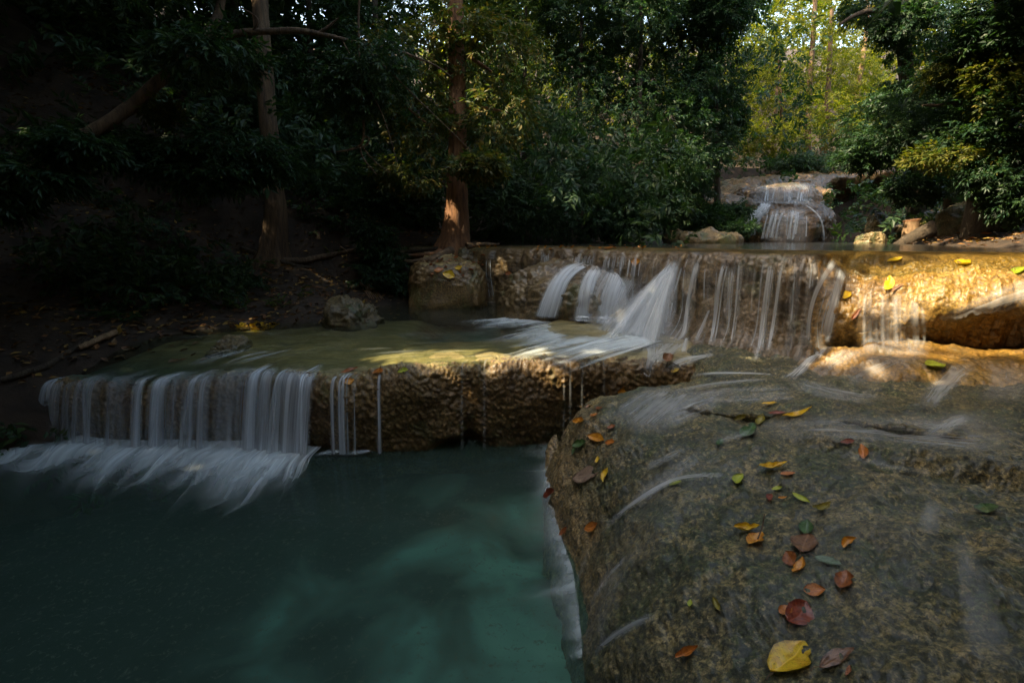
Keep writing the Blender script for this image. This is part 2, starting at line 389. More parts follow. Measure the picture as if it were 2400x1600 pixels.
# ------------------------------------------------------------------ upper wall with rounded rim and ochre bulge on the right
nu, nv = 900, 240
wc = smooth_curve(np.c_[WALL_XY, [p for p, _ in WALL_PTS]], nu, 3)
UW = wc[:, 2]
tan = np.gradient(wc[:, :2], axis=0); tan /= np.linalg.norm(tan, axis=1, keepdims=True)
kk = 61
for c in range(2): tan[:, c] = np.convolve(np.pad(tan[:, c], kk // 2, 'edge'), np.ones(kk) / kk, 'valid')
outw = np.stack([tan[:, 1], -tan[:, 0]], -1); outw /= np.linalg.norm(outw, axis=1, keepdims=True)
outw[outw[:, 1] > 0] *= -1
Gw = np.empty((nu, nv, 3))
for i in range(nu):
    u = UW[i]
    w = float(sstep(u, 1900, 1990)); w2 = float(sstep(u, 1990, 2380)); w0 = float(sstep(u, 1480, 1620))
    zu = 1.12 + .38 * w2
    L = np.array([(-2.6, 1.84), (-.9, 1.86), (-.28, 1.875), (-.1, 1.855), (-.01, 1.78), (.03, 1.6), (.02, 1.4), (.01, 1.2), (.02 + .06 * w0, 1.0), (.03 + .22 * w0, .84), (.04 + .3 * w0, .6), (.04 + .3 * w0, .3)])
    qa = [(-1.05 + 1.07 * math.sin(a_), zu + (1.87 - zu) * math.cos(a_) ** .9) for a_ in (R(12), R(35), R(58), R(76))]
    Rr = np.array([(-2.6, 1.84), (-1.2, 1.87), *qa, (.03, zu + .03), (.02 - .02 * w2, zu - .02), (-.05 - .14 * w2, zu - .14), (-.08 - .19 * w2, zu - .28 * w2 - .15), (-.08 - .14 * w2, .92), (-.1, .6)])
    p = prof(L * (1 - w) + Rr * w, 500)
    wt = np.where(p[:, 0] < -.7, .15, 1.0); s = np.cumsum(wt); s = (s - s[0]) / (s[-1] - s[0]); t = np.linspace(0, 1, nv)
    o = np.interp(t, s, p[:, 0]); zz = np.interp(t, s, p[:, 1])
    Gw[i, :, 0] = wc[i, 0] + outw[i, 0] * o; Gw[i, :, 1] = wc[i, 1] + outw[i, 1] * o; Gw[i, :, 2] = zz
WALL_SMOOTH = Gw.copy(); P = Gw
n = grid_normals(Gw, np.array([-.4, -.6, .5]))
face = sstep(Gw[..., 2], 1.875, 1.80)
ww = sstep(UW, 1900, 1990)[:, None]
vert = fbm(np.stack([UW[:, None] / 30 + 0 * Gw[..., 2], Gw[..., 2] * .8, 0 * Gw[..., 2]], -1), 4, 41)
disp = (.07 + .05 * ww) * fbm(P * 1.4, 3, 42) + .03 * fbm(P * 5, 3, 43) + .018 * np.abs(perlin(P * [17, 17, 14], 44)) * 1.3 + .010 * np.abs(perlin(P * 38, 45)) + .05 * vert * (1 - .5 * ww)
Gw = Gw + n * (disp * (.12 + .88 * face))[..., None]
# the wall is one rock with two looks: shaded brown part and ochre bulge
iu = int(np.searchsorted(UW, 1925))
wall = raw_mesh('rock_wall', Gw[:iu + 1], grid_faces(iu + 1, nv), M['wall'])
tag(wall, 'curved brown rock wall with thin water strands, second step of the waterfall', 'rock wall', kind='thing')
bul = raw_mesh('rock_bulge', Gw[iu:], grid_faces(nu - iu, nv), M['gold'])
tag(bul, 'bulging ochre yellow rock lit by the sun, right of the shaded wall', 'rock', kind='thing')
add_bvh('wall', Gw); add_bvh('wall_s', WALL_SMOOTH)

# ------------------------------------------------------------------ low rounded tier in front of the bulge
T2 = np.array([(1858, 4.72), (1856, 4.42), (1876, 4.18), (1960, 4.00), (2100, 3.84), (2250, 3.68), (2400, 3.52), (2650, 3.32), (3000, 3.2)])
t2xy = np.array([[(p - 1200) / 1200 * (Y * _cp + 1.15 * _sp), Y, p] for p, Y in T2])
nu, nv = 420, 110
tc = smooth_curve(t2xy, nu, 3)
tn = np.gradient(tc[:, :2], axis=0); tn /= np.linalg.norm(tn, axis=1, keepdims=True)
to = np.stack([tn[:, 1], -tn[:, 0]], -1)
if to[-1, 1] > 0: to = -to
p = prof([(-1.15, 1.10), (-.65, 1.08), (-.36, 1.05), (-.15, .98), (-.02, .88), (.01, .77), (-.04, .6)], nv)
Gt = np.empty((nu, nv, 3))
sh_ = (.25 + .75 * sstep(np.linspace(0, 1, nu), .10, .34))[:, None]; po = np.where(p[None, :, 0] < -.15, -.15 + (p[None, :, 0] + .15) * sh_, p[None, :, 0])
Gt[..., 0] = tc[:, 0:1] + to[:, 0:1] * po; Gt[..., 1] = tc[:, 1:2] + to[:, 1:2] * po; Gt[..., 2] = p[None, :, 1] - .05 * (1 - sh_) * (p[None, :, 0] < -.3)
T2_SMOOTH = Gt.copy()
n = grid_normals(Gt, np.array([-.2, -.6, .6]))
Gt = Gt + n * (.055 * fbm(Gt * 1.8, 3, 51) + .02 * fbm(Gt * 6, 3, 52) + .016 * np.abs(perlin(Gt * 22, 53)))[..., None]
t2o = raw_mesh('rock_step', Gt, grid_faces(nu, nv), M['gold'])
tag(t2o, 'low rounded rock step below the ochre bulge with water sliding over it', 'rock step', kind='thing')
add_bvh('tier', Gt); add_bvh('tier_s', T2_SMOOTH)

# ------------------------------------------------------------------ foreground dome
edge_px = [(1352, 1590), (1348, 1500), (1340, 1420), (1328, 1340), (1300, 1260), (1280, 1180), (1274, 1110), (1280, 1060)]
E = [at_z(a, b, 0.0)[:2] for a, b in edge_px]
bnd = [(.34, -1.6), (.32, 0.6)] + [tuple(e) for e in E] + [(.30, 4.12), (.46, 4.36), (.75, 4.55), (1.1, 4.68), (1.45, 4.9), (1.8, 5.3), (2.6, 5.6), (4, 5.4), (5.5, 4.6), (6.8, 3), (6.8, 0), (5, -1.6), (.34, -1.6)]
nu, nv = 1000, 380
bc = smooth_curve(np.array(bnd, float), nu, 3)
cen = np.array([2.9, 2.5])
t = np.linspace(0, 1, nv) ** 1.8
XY = bc[:, None, :] * (1 - t)[None, :, None] + cen * t[None, :, None]
edge_line = np.array([(.34, -1.6), (.32, .6)] + [tuple(e) for e in E] + [(.30, 4.12), (.46, 4.36), (.75, 4.55), (1.1, 4.68), (1.45, 4.9)])
d = np.abs(sdist(XY[..., 0], XY[..., 1], edge_line))
wid = np.interp(XY[..., 1], [.5, 1.5, 2.5, 3.4, 3.9, 4.3, 5], [1.7, 1.6, 1.35, .95, .7, .5, .5]) + .25 * sstep(XY[..., 0], .6, 1.4)
STEP = np.array([at_z(a, b, .82)[:2] for a, b in [(1640, 960), (1780, 990), (1900, 1030), (2100, 1085), (2400, 1135), (2800, 1200)]])
sd = sdist(XY[..., 0], XY[..., 1], STEP)     # > 0 on the far side
Hh = .78 + .03 * sstep(XY[..., 0], 1.2, 3) + .085 * sstep(sd, -.03, .10) * sstep(XY[..., 0], 1.5, 2.0) - .03 * np.exp(-((sd + .05) / .06) ** 2) * sstep(XY[..., 0], 1.5, 2.0)
Hh = Hh - .14 * sstep(XY[..., 1], 1.6, .3)
s = np.clip(d / wid, 0, 1); pw = 2.15
zz = -.45 + (Hh + .45) * (1 - (1 - s) ** pw) ** (1 / pw)
Gd = np.concatenate([XY, zz[..., None]], -1)
DOME_SMOOTH = Gd.copy()
n = grid_normals(Gd, np.array([0, 0, 1]))
q = Gd
flow = fbm(np.stack([q[..., 0] * 1.6 + q[..., 1] * .9, q[..., 1] * 2.6 - q[..., 0] * 1.2, q[..., 2]], -1), 4, 61)
disp = .055 * fbm(q * 1.5, 3, 60) + .03 * flow + .012 * fbm(q * 9, 3, 62) + .012 * np.abs(perlin(q * 40, 63)) + .020 * np.abs(perlin(q * 14, 64)) + .010 * np.abs(perlin(q * 26, 65))
Gd = Gd + n * disp[..., None]
dome = raw_mesh('rock_dome', Gd, grid_faces(nu, nv), M['dome'])
tag(dome, 'broad wet rounded rock in front, algae green and brown, strewn with fallen leaves', 'rock', kind='thing')
add_bvh('dome', Gd); add_bvh('dome_s', DOME_SMOOTH)

# ------------------------------------------------------------------ boulders and mounds (superellipsoids pushed about by noise)
def blob(name, c, r, mat, seed, e=.75, rot=0, nu=150, nv=90, amp=.12, nod=.02, freq=1.6, cut=None, flat=None):
    th = np.linspace(0, 2 * math.pi, nu, endpoint=False)[:, None]; ph = np.linspace(-math.pi / 2 + .01, math.pi / 2 - .01, nv)[None, :]
    sg = lambda x, p: np.sign(x) * np.abs(x) ** p
    x = sg(np.cos(ph), e) * sg(np.cos(th), e); y = sg(np.cos(ph), e) * sg(np.sin(th), e); z = sg(np.sin(ph), e) + 0 * th
    G = np.stack([x * r[0], y * r[1], z * r[2]], -1)
    ca, sa = math.cos(rot), math.sin(rot)
    G = np.stack([G[..., 0] * ca - G[..., 1] * sa, G[..., 0] * sa + G[..., 1] * ca, G[..., 2]], -1) + np.asarray(c)
    nn = G - np.asarray(c); nn = nn / (np.asarray(r) ** 2); nn /= np.linalg.norm(nn, axis=-1, keepdims=True)
    sm = G.copy()
    dsp = amp * fbm(G * freq, 4, seed) + nod * np.abs(perlin(G * 12 / max(.6, max(r)), seed + 9)) * 2 + nod * .5 * np.abs(perlin(G * 30 / max(.6, max(r)), seed + 11))
    G = G + nn * dsp[..., None]
    if flat is not None: G[..., 2] = np.minimum(G[..., 2], flat + .04 * fbm(G * 3, 2, seed + 5))
    o = raw_mesh(name, G, grid_faces(nu, nv, True), mat)
    Gc = np.concatenate([G, G[:1]], 0); Sc = np.concatenate([sm, sm[:1]], 0)
    return o, Gc, Sc
def pblob(name, px, y0, y1, Y, wpx, mat, seed, ry=None, sink=.3, **kw):
    """blob whose top is at pixel row y0 and foot at y1"""
    top = at_y(px, y0, Y); bot = at_y(px, y1, Y); h = top[2] - bot[2]
    dep = Y * _cp + (CAM_Z - top[2]) * _sp
    rx = wpx / 2400 * dep; rz = (h * (1 + sink)) / 2
    c = (top[0], Y, top[2] - rz)
    return blob(name, c, (rx, ry or rx * .8, rz), mat, seed, **kw)
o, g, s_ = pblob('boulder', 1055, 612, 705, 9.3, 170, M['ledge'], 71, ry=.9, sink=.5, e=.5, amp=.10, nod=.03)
tag(o, 'squat brown boulder under the tall tree roots, topped with fallen leaves', 'boulder', kind='thing'); add_bvh('block', g)
o, g, s_ = pblob('rock_mound', 1345, 624, 745, 7.75, 320, M['wall'], 72, ry=.95, sink=.7, e=.72, amp=.12, nod=.035, rot=-.5, nu=260, nv=150)
tag(o, 'rounded mossy mound at the wall foot with the widest white cascades', 'rock mound', kind='thing'); add_bvh('mound', g); add_bvh('mound_s', s_)
o, g, s_ = pblob('rock_mound', 1500, 735, 805, 6.5, 170, M['wall'], 73, ry=.5, sink=.9, e=.8, amp=.08, nod=.03, nu=180, nv=110)
tag(o, 'low rock shoulder under the bright slanting chute of water', 'rock mound', kind='thing'); add_bvh('mound2', g)
o, g, s_ = pblob('boulder', 822, 706, 775, 7.15, 130, M['boulder'], 74, ry=.4, sink=.5, e=.9, amp=.20, freq=2.6, nod=.03)
tag(o, 'angular mossy boulder at the left edge of the middle pool', 'boulder', kind='thing'); add_bvh('b3', g)
o, g, s_ = pblob('boulder', 535, 796, 835, 5.7, 100, M['boulder'], 75, ry=.25, sink=.7, e=.9, amp=.08, freq=2.6)
tag(o, 'small flat mossy stone in the shallow end of the middle pool', 'boulder', kind='thing')

# ------------------------------------------------------------------ far waterfall rocks (20 m away)
FY = 19.0
def far_rock(px, y0, y1, w, seed, label, ry=1.6, Y=FY, name='rock_tier', mat='far_rock', **kw):
    o, g, s_ = pblob(name, px, y0, y1, Y, w, M[mat], seed, ry=ry, e=kw.pop('e', .6), amp=kw.pop('amp', .22), nod=.05, freq=.8, nu=200, nv=120, **kw)
    tag(o, label, 'rock tier' if name == 'rock_tier' else name.replace('_', ' '), kind='thing'); add_bvh('far%d' % seed, g)
FW = np.array([(1600, 21.6), (1668, 20.6), (1700, 19.7), (1780, 19.2), (1880, 19.0), (1945, 19.1), (1975, 19.9), (2010, 20.6), (2100, 20.8), (2200, 20.2), (2330, 19.5)])
f0 = np.array([[(p_ - 1200) / 1200 * (Y_ * _cp - 2 * _sp), Y_, p_] for p_, Y_ in FW]); nu, nv = 360, 150
fc = smooth_curve(f0, nu, 3); ft = np.gradient(fc[:, :2], axis=0); ft /= np.linalg.norm(ft, axis=1, keepdims=True)
fo = np.stack([ft[:, 1], -ft[:, 0]], -1); Gf = np.empty((nu, nv, 3))
for i in range(nu):
    u = fc[i, 2]; zt = at_y(u, np.interp(u, [1600, 1690, 1760, 1900, 1960, 2130, 2330], [440, 420, 414, 413, 408, 388, 385]), fc[i, 1])[2]; cv = float(sstep(u, 1945, 1990))
    A_ = np.array([(-3, zt + .15), (-1.2, zt + .05), (-.55, zt), (-.42, zt - .16), (-.30, zt - .34), (-.02, zt - .44), (.12, zt - .62), (.12, zt - .9), (.0, zt - 1.2), (.0, 1.5)])
    B_ = np.array([(-3, zt + .2), (-1.0, zt + .05), (-.2, zt), (.0, zt - .12), (-.1, zt - .35), (-.8, zt - .6), (-1.2, zt - 1.1), (-1.1, zt - 1.6), (-.7, zt - 2.1), (-.4, 1.5)])
    p = prof(A_ * (1 - cv) + B_ * cv, nv); Gf[i, :, 0] = fc[i, 0] + fo[i, 0] * p[:, 0]; Gf[i, :, 1] = fc[i, 1] + fo[i, 1] * p[:, 0]; Gf[i, :, 2] = p[:, 1]
n = grid_normals(Gf, np.array([0, -.7, .5])); Gs = Gf.copy()
Gf = Gf + n * (.16 * fbm(Gf * .9, 3, 181) + .08 * fbm(Gf * 3, 3, 182) + .05 * np.abs(perlin(Gf * 7, 183)))[..., None]
ff_ = raw_mesh('cliff', Gf, grid_faces(nu, nv), M['far_rock']); add_bvh('farw', Gs)
tag(ff_, 'distant rock cliff with a flat rim, a dark hollow on its right', 'cliff', kind='thing')
far_rock(1838, 482, 580, 190, 82, 'lower rounded tier of the distant waterfall above the upper pool', 1.3, 17.6, e=.75)
far_rock(1800, 438, 565, 235, 86, 'middle tier of the distant waterfall between its rim and the lowest dome', 1.2, 18.5, e=.5)
far_rock(1690, 462, 570, 190, 83, 'left shoulder of the distant waterfall, behind the leafy bush', 1.5, 18.6)
for px, y0, y1, Y, w, sd_, lab in [(2065, 500, 545, 13.5, 55, 91, 'ochre stone left of the tree stump'), (2035, 545, 575, 12.5, 60, 92, 'yellow mossy stone at the edge of the upper pool'), (2210, 500, 565, 13.0, 130, 93, 'large mossy boulder behind the fallen log'), (1640, 545, 572, 13.0, 160, 94, 'flat dark stone under the leafy bush by the upper pool'),
                                   (2100, 530, 572, 14.2, 90, 95, 'brown stone just left of the stump foot'), (2290, 480, 560, 10.5, 120, 96, 'shaded rock against the big right trunk')]:
    o, g, s_ = pblob('boulder', px, y0, y1, Y, w, M['boulder'], sd_, sink=.5, amp=.15, freq=1.8)
    tag(o, lab, 'boulder', 'boulders around the upper pool', kind='thing')

# ------------------------------------------------------------------ waters and pool bed
m, nt, out = new_mat('pool_bed'); b = NB(nt); co = b.coord()
pt = b.noise(b.mapping(co, (1, 1, .2)), 1.1, 3, .5, .5)
xg = b.n('SeparateXYZ'); b.link(co, xg.inputs[0])
w_ = b.math('ADD', b.math('MULTIPLY', b.math('MINIMUM', xg.outputs[0], .1), .13), b.math('MULTIPLY', xg.outputs[1], -.05))
sel = b.math('ADD', pt, b.math('ADD', w_, .20))
col = b.ramp(sel, [(.28, (.012, .018, .011)), (.40, (.04, .055, .042)), (.49, (.115, .15, .125)), (.58, (.20, .31, .265)), (.75, (.30, .45, .385))])
gr = b.noise(co, 22, 6, .75, .5)
col = b.mix(b.maprange(gr, .54, .66, 0, .8), col, (.16, .12, .09))
p = b.n('BsdfPrincipled'); b.link(col, p.inputs['Base Color']); p.inputs['Roughness'].default_value = .9
b.link(p.outputs[0], out.inputs[0]); M['bed'] = m
bx = np.linspace(-9, 3, 160); by = np.linspace(-4, 6.2, 140)
BX, BY = np.meshgrid(bx, by, indexing='ij')
BZ = -.42 - .05 * np.clip(-BX - 1, 0, 4) + .07 * fbm(np.stack([BX, BY, 0 * BX], -1) * 1.3, 4, 99)
tag(raw_mesh('pool_bed', np.stack([BX, BY, BZ], -1), grid_faces(160, 140), M['bed']), kind='structure')
def flat_grid(x0, x1, y0, y1, z, n=60):
    a, b_ = np.meshgrid(np.linspace(x0, x1, n), np.linspace(y0, y1, n), indexing='ij')
    return np.stack([a, b_, 0 * a + z], -1)
tag(raw_mesh('lower_pool_water', flat_grid(-12, 1.6, -6, 6.0, 0.0), grid_faces(60, 60), M['lower_water']), kind='structure')
nu = 260; U2 = np.linspace(-300, 1420, nu); lp = np.stack([np.interp(U2, U, lip_curve[:, c]) for c in range(3)], -1)
off = np.array([-.02, .05, .12, .25, .45, .7, 1.0, 1.6, 2.4, 3.4, 4.4, 5.4]); Gm = np.empty((nu, len(off), 3))
for j, o_ in enumerate(off):
    Gm[:, j, 0] = lp[:, 0]; Gm[:, j, 1] = lp[:, 1] + o_
    Gm[:, j, 2] = lp[:, 2] + .012 + (np.maximum(.872 - lp[:, 2] - .012, 0)) * float(sstep(o_, .05, 1.0))
tag(raw_mesh('middle_pool_water', Gm, grid_faces(nu, len(off)), M['mid_water']), kind='structure')
nu = 240; wi = np.linspace(0, len(wc) - 1, nu).astype(int); Gu = np.empty((nu, 24, 3))
for j, f in enumerate(np.linspace(0, 1, 24) ** 1.5):
    st = wc[wi, :2] - outw[wi] * .12
    Gu[:, j, 0] = st[:, 0] + (6.0 + .2 * st[:, 0]) * f * (st[:, 0] > -9); Gu[:, j, 1] = st[:, 1] + (20 - st[:, 1]) * f; Gu[:, j, 2] = 1.893
tag(raw_mesh('upper_pool_water', Gu, grid_faces(nu, 24), M['upper_water']), kind='structure')
# ------------------------------------------------------------------ falling and sliding water
def cast(keys, px, py, out_normal=True):
    d = ray(px, py); d = d / np.linalg.norm(d); best = None
    for k_ in keys:
        h = BVH[k_].ray_cast(Vector((0, 0, CAM_Z)), Vector(d.tolist()))
        if h[0] is not None and (best is None or h[3] < best[3]): best = h
    if best is None: return None
    nn = np.array(best[1])
    if nn @ d > 0: nn = -nn
    return np.array(best[0]), nn
def unit_(a): return a / np.linalg.norm(a)
def runs(pts, step):
    pts = np.array(pts, float); s = np.r_[0, np.cumsum(np.linalg.norm(np.diff(pts[:, :2], axis=0), axis=1))]
    n = max(6, int(s[-1] / step)); t = np.linspace(0, s[-1], n)
    return np.stack([np.interp(t, s, pts[:, c]) for c in range(pts.shape[1])], -1)
def smooth1(A, k=5):
    A = np.asarray(A, float)
    for _ in range(2):
        A = np.apply_along_axis(lambda c: np.convolve(np.pad(c, k // 2, 'edge'), np.ones(k) / k, 'valid'), 0, A)
    return A
class Strands:
    def __init__(s): s.V = []; s.F = []; s.uv = []; s.al = []; s.n = 0; s.r = np.random.default_rng(3)
    def add(s, path, lat, width, alpha, nc=9, bulge=.12, nrm=None, edge=2.0):
        n = len(path); x = np.linspace(-1, 1, nc)
        width = np.broadcast_to(width, (n,)); alpha = np.broadcast_to(alpha, (n,))
        V = path[:, None, :] + lat[:, None, :] * (x[None, :, None] * width[:, None, None] * .5)
        if nrm is not None: V = V + nrm[:, None, :] * ((1 - x ** 2)[None, :, None] * width[:, None, None] * bulge)
        arc = np.r_[0, np.cumsum(np.linalg.norm(np.diff(path, axis=0), axis=1))]
        ou, ov = s.r.uniform(0, 90, 2)
        uv = np.stack([x[None, :] * width[:, None] * .5 + ou, arc[:, None] + ov + 0 * x[None, :]], -1)
        s.V.append(V.reshape(-1, 3)); s.uv.append(uv.reshape(-1, 2)); s.F.append(grid_faces(n, nc) + s.n); s.n += n * nc
        s.al.append((alpha[:, None] * ((1 - x ** 2) ** 1.4)[None, :]).ravel())
    def build(s, name, mat, parent=None):
        o = raw_mesh(name, np.concatenate(s.V), np.concatenate(s.F), mat, None, True, np.concatenate(s.uv), {'alpha': np.concatenate(s.al)})
        return child(o, parent) if parent is not None else o
def sheet(S, G, al):
    n_, m_ = G.shape[:2]; rr = S.r.uniform(0, 90, 2)
    ac = np.r_[0, np.cumsum(np.linalg.norm(np.diff(G, axis=1), axis=2).mean(0))]; aL = np.r_[0, np.cumsum(np.linalg.norm(np.diff(G, axis=0), axis=2).mean(1))]
    uv = np.stack(np.broadcast_arrays(ac[None, :] + rr[0], aL[:, None] + rr[1]), -1)
    S.V.append(G.reshape(-1, 3)); S.uv.append(uv.reshape(-1, 2)); S.F.append(grid_faces(n_, m_) + S.n); S.n += n_ * m_; S.al.append(al.ravel())
def resamp(P, n):
    P = smooth_curve(np.array(P, float), 80, 2) if len(P) > 2 else np.array(P, float)
    s_ = np.linspace(0, 1, len(P)); t_ = np.linspace(0, 1, n); return np.stack([np.interp(t_, s_, P[:, 0]), np.interp(t_, s_, P[:, 1])], -1)
def sheet_px(S, keys, left, right, a, na=26, nl=44, off=.02, fade=(.15, .25), side=.2, sm=3):
    A = resamp(left, nl); B = resamp(right, nl); f = np.linspace(0, 1, na)[None, :, None]; Q = A[:, None] * (1 - f) + B[:, None] * f
    G = np.zeros((nl, na, 3)); ok = np.ones((nl, na)); last = None
    for i in range(nl):
        for j in range(na):
            h = cast(keys, Q[i, j, 0], Q[i, j, 1])
            ref = G[i - 1, j] if i else (G[i, j - 1] if j else None)
            if h is None or (ref is not None and np.linalg.norm(h[0] + h[1] * off - ref) > .75):
                G[i, j] = ref if ref is not None else (0, 5, 0); ok[i, j] = 0
            else: G[i, j] = h[0] + h[1] * off
    if sm:
        for ax in (0, 1):
            G = np.apply_along_axis(lambda c: np.convolve(np.pad(c, sm // 2, 'edge'), np.ones(sm) / sm, 'valid'), ax, G)
    fs = sstep(f[..., 0], 0, side) * sstep(1 - f[..., 0], 0, side)
    sheet(S, G, a * ok * fs * ends(nl, *fade)[:, None])
def ends(n, a=.12, b=.15):
    t = np.linspace(0, 1, n)
    return sstep(t, 0, max(a, 1e-3)) * sstep(1 - t, 0, max(b, 1e-3))
def stroke(S, keys, pts, alpha=.9, fade=(.12, .15), off=.025, wm=None, step=7, bulge=.12, edge=2.0, nc=9):
    """pts: (px, py, width_px) on the photograph, laid onto the rock surface it meets there"""
    pts = [(*p_, 10) if len(p_) == 2 else p_ for p_ in pts]
    q = runs(smooth_curve(np.array(pts, float), 60, 2), step); L = []; N = []; W = []
    for px, py, w in q:
        h = cast(keys, px, py)
        if h is None: continue
        if L and np.linalg.norm(h[0] - L[-1]) > .8: continue
        L.append(h[0]); N.append(h[1]); W.append((w / 1200) * h[0][1] if wm is None else wm * w / 10)
    if len(L) < 4: return
    L = smooth1(L, 5); N = smooth1(N, 7); N /= np.linalg.norm(N, axis=1, keepdims=True) + 1e-9
    L = L + N * off
    T = np.gradient(L, axis=0); lat = np.cross(T, N); lat /= np.linalg.norm(lat, axis=1, keepdims=True) + 1e-9
    S.add(L, lat, np.array(W), alpha * ends(len(L), *fade), nc, bulge, N, edge)
def on_plane(S, z, pts, wm, alpha, fade=(.1, .6), edge=1.6, nc=7):
    q = runs(smooth_curve(np.array([(p_[0], p_[1]) for p_ in pts], float), 40, 2), 8)
    L = at_z(q[:, 0], q[:, 1], z); T = np.gradient(L, axis=0)
    lat = np.stack([T[:, 1], -T[:, 0], 0 * T[:, 0]], -1); lat /= np.linalg.norm(lat, axis=1, keepdims=True) + 1e-9
    w = np.interp(np.linspace(0, 1, len(L)), np.linspace(0, 1, len(np.atleast_1d(wm))), np.atleast_1d(wm))
    S.add(L, lat, w, alpha * ends(len(L), *fade), nc, 0, None, edge)

rw = np.random.default_rng(11)
# --- the ledge fall on the left: clusters of strands that leave the lip and drop into the pool
def ledge_path(u, v=.35, lean=-.03, top=.28, zend=0.01):
    l = np.array([np.interp(u, U, lip_curve[:, c]) for c in range(3)])
    a = np.linspace(0, 1, 9)[:-1]
    P1 = np.stack([l[0] + .05 * (1 - a) + 0 * a, l[1] + top * (1 - a), l[2] + .03 + 0 * a + .012 * (1 - a)], -1)
    h = np.linspace(0, 1, 26) ** 1.3 * (l[2] + .03 - zend)
    o_ = .04 + v * np.sqrt(2 * h / 9.8)
    P2 = np.stack([l[0] + lean * (h / .6), l[1] - .02 - o_ + .04 * np.exp(-h * 30), l[2] + .03 - h], -1)
    return smooth1(np.concatenate([P1, P2]), 3)
def ledge_strand(S, u, w, alpha, v=.35, lean=-.03, top=.28, zend=0.01):
    P_ = ledge_path(u, v, lean, top, zend)
    n_ = len(P_); lat = np.tile([1.0, 0.12, 0], (n_, 1)); nr = np.tile([0, -1.0, 0.1], (n_, 1))
    ww_ = w * np.interp(np.linspace(0, 1, n_), [0, .3, 1], [.75, .8, 1.15])
    S.add(P_, lat, ww_ * 1.35, alpha * ends(n_, .16, .02), 9, .1, nr)
lf = thing('waterfall', [-3.0, 4.6, 0], 'row of white water strands falling off the left end of the brown ledge', 'waterfall')
AU = np.array([(100, 0), (118, .6), (185, .6), (205, .4), (262, .3), (332, .3), (346, .75), (394, .75), (408, .22), (452, .32), (470, .6), (496, .55), (512, .25), (585, .38), (600, .8), (655, .85), (668, 1.0), (732, 1.0), (749, 0)])
for a_, b_ in [(98, 330), (322, 505), (495, 750)]:
    S = Strands(); uu_ = np.linspace(a_, b_, int((b_ - a_) * .9))
    for lay in range(2):
        nz = perlin(np.stack([uu_ / 22, 0 * uu_ + lay * 7, 0 * uu_], -1), 300); nz2 = perlin(np.stack([uu_ / 9, 0 * uu_ + lay * 5, 0 * uu_], -1), 301)
        G = np.stack([ledge_path(u_, .30 + .12 * z_ + .07 * lay, -.05, .22 + .16 * z2_) for u_, z_, z2_ in zip(uu_, nz, nz2)], 1)
        sd_ = np.minimum(sstep(uu_, a_, a_ + 12), sstep(-uu_, -b_, -b_ + 12))
        al_ = np.interp(uu_, AU[:, 0], AU[:, 1]) * np.clip(.62 + 2.3 * nz + .8 * nz2, 0, 1.5) * sd_
        t_ = np.linspace(0, 1, len(G)); st = sstep(t_[:, None], .02 + .14 * np.clip(.5 + nz2[None, :], 0, 1), .25 + .16 * np.clip(.5 + nz2[None, :], 0, 1))
        sheet(S, G, np.clip(al_, 0, 1.3)[None, :] * st * (.75 + .35 * t_[:, None]))
    for k_ in range(int((b_ - a_) / 9)):
        u = rw.uniform(a_ + 6, b_ - 6); ledge_strand(S, u, rw.choice([.012, .025, .05, .09]), np.interp(u, AU[:, 0], AU[:, 1]) * rw.uniform(.4, 1.1), rw.uniform(.22, .55), rw.uniform(-.12, .02), rw.uniform(.08, .40))
    S.build('water_stream', M['silk'], lf)
for a_, b_, n_, al in [(775, 850, 11, .55), (884, 896, 3, .6)]:
    S = Strands()
    for k_ in range(n_):
        ledge_strand(S, rw.uniform(a_, b_), rw.choice([.015, .025, .04]), al * rw.uniform(.6, 1.2), rw.uniform(.30, .38), 0, .12)
    S.build('water_stream', M['silk'], lf)
for px_ in (1085, 1135, 1322, 1338, 1360, 1412):
    S = Strands(); ledge_strand(S, px_ + rw.uniform(-4, 4), .02, .28, .36, 0, .1); S.build('water_stream', M['silk'], lf)

# --- foam on the lower pool
S = Strands()
def foam_sheet(S, base, ang, ln, z, a, n=150, m=40, pw=1.5, wf=40, seed=0):
    """foam that leaves the line base (photograph pixels) and thins out along ang"""
    bq = resamp(base, n); t_ = np.linspace(0, 1, m); s_ = np.linspace(0, 1, n)
    nz = fbm(np.stack([s_ * 14, 0 * s_ + seed, 0 * s_], -1), 3, 310 + seed); L_ = np.interp(s_, np.linspace(0, 1, len(ln)), ln) * np.clip(1 + .9 * nz, .35, 1.6); A_ = R(1) * (np.interp(s_, np.linspace(0, 1, len(ang)), ang) + 8 * perlin(np.stack([s_ * 9, 0 * s_, 0 * s_], -1), 320 + seed))
    bx_ = bq[:, 0] + 12 * np.cos(A_); by_ = bq[:, 1] - 9 * np.sin(A_)
    A2 = A_[:, None] + (.30 * t_ - .08 + .25 * perlin(np.stack(np.broadcast_arrays(s_[:, None] * 6, t_ * 2.0, 0 * t_ + seed), -1), 344)) * (1 if seed < 6 or seed in (9, 10) else 0 if seed < 9 else .25)
    qx = bx_[:, None] - L_[:, None] * t_ * np.cos(A2); qy = by_[:, None] + L_[:, None] * t_ * np.sin(A2)
    G = at_z(qx, qy, z); G[..., 2] += .012 * np.exp(-t_ * 6)[None, :]
    wisp = .55 + 1.1 * fbm(np.stack([s_ * wf, 0 * s_ + 3, 0 * s_], -1), 3, 330 + seed)
    al_ = 1.9 * a * np.clip(wisp, .25, 1.05)[:, None] * ((1 - t_) ** pw)[None, :] * sstep(t_, 0, .05)[None, :] * (sstep(s_, 0, .03) * sstep(1 - s_, 0, .03))[:, None]
    sheet(S, np.transpose(G, (1, 0, 2)), al_.T)
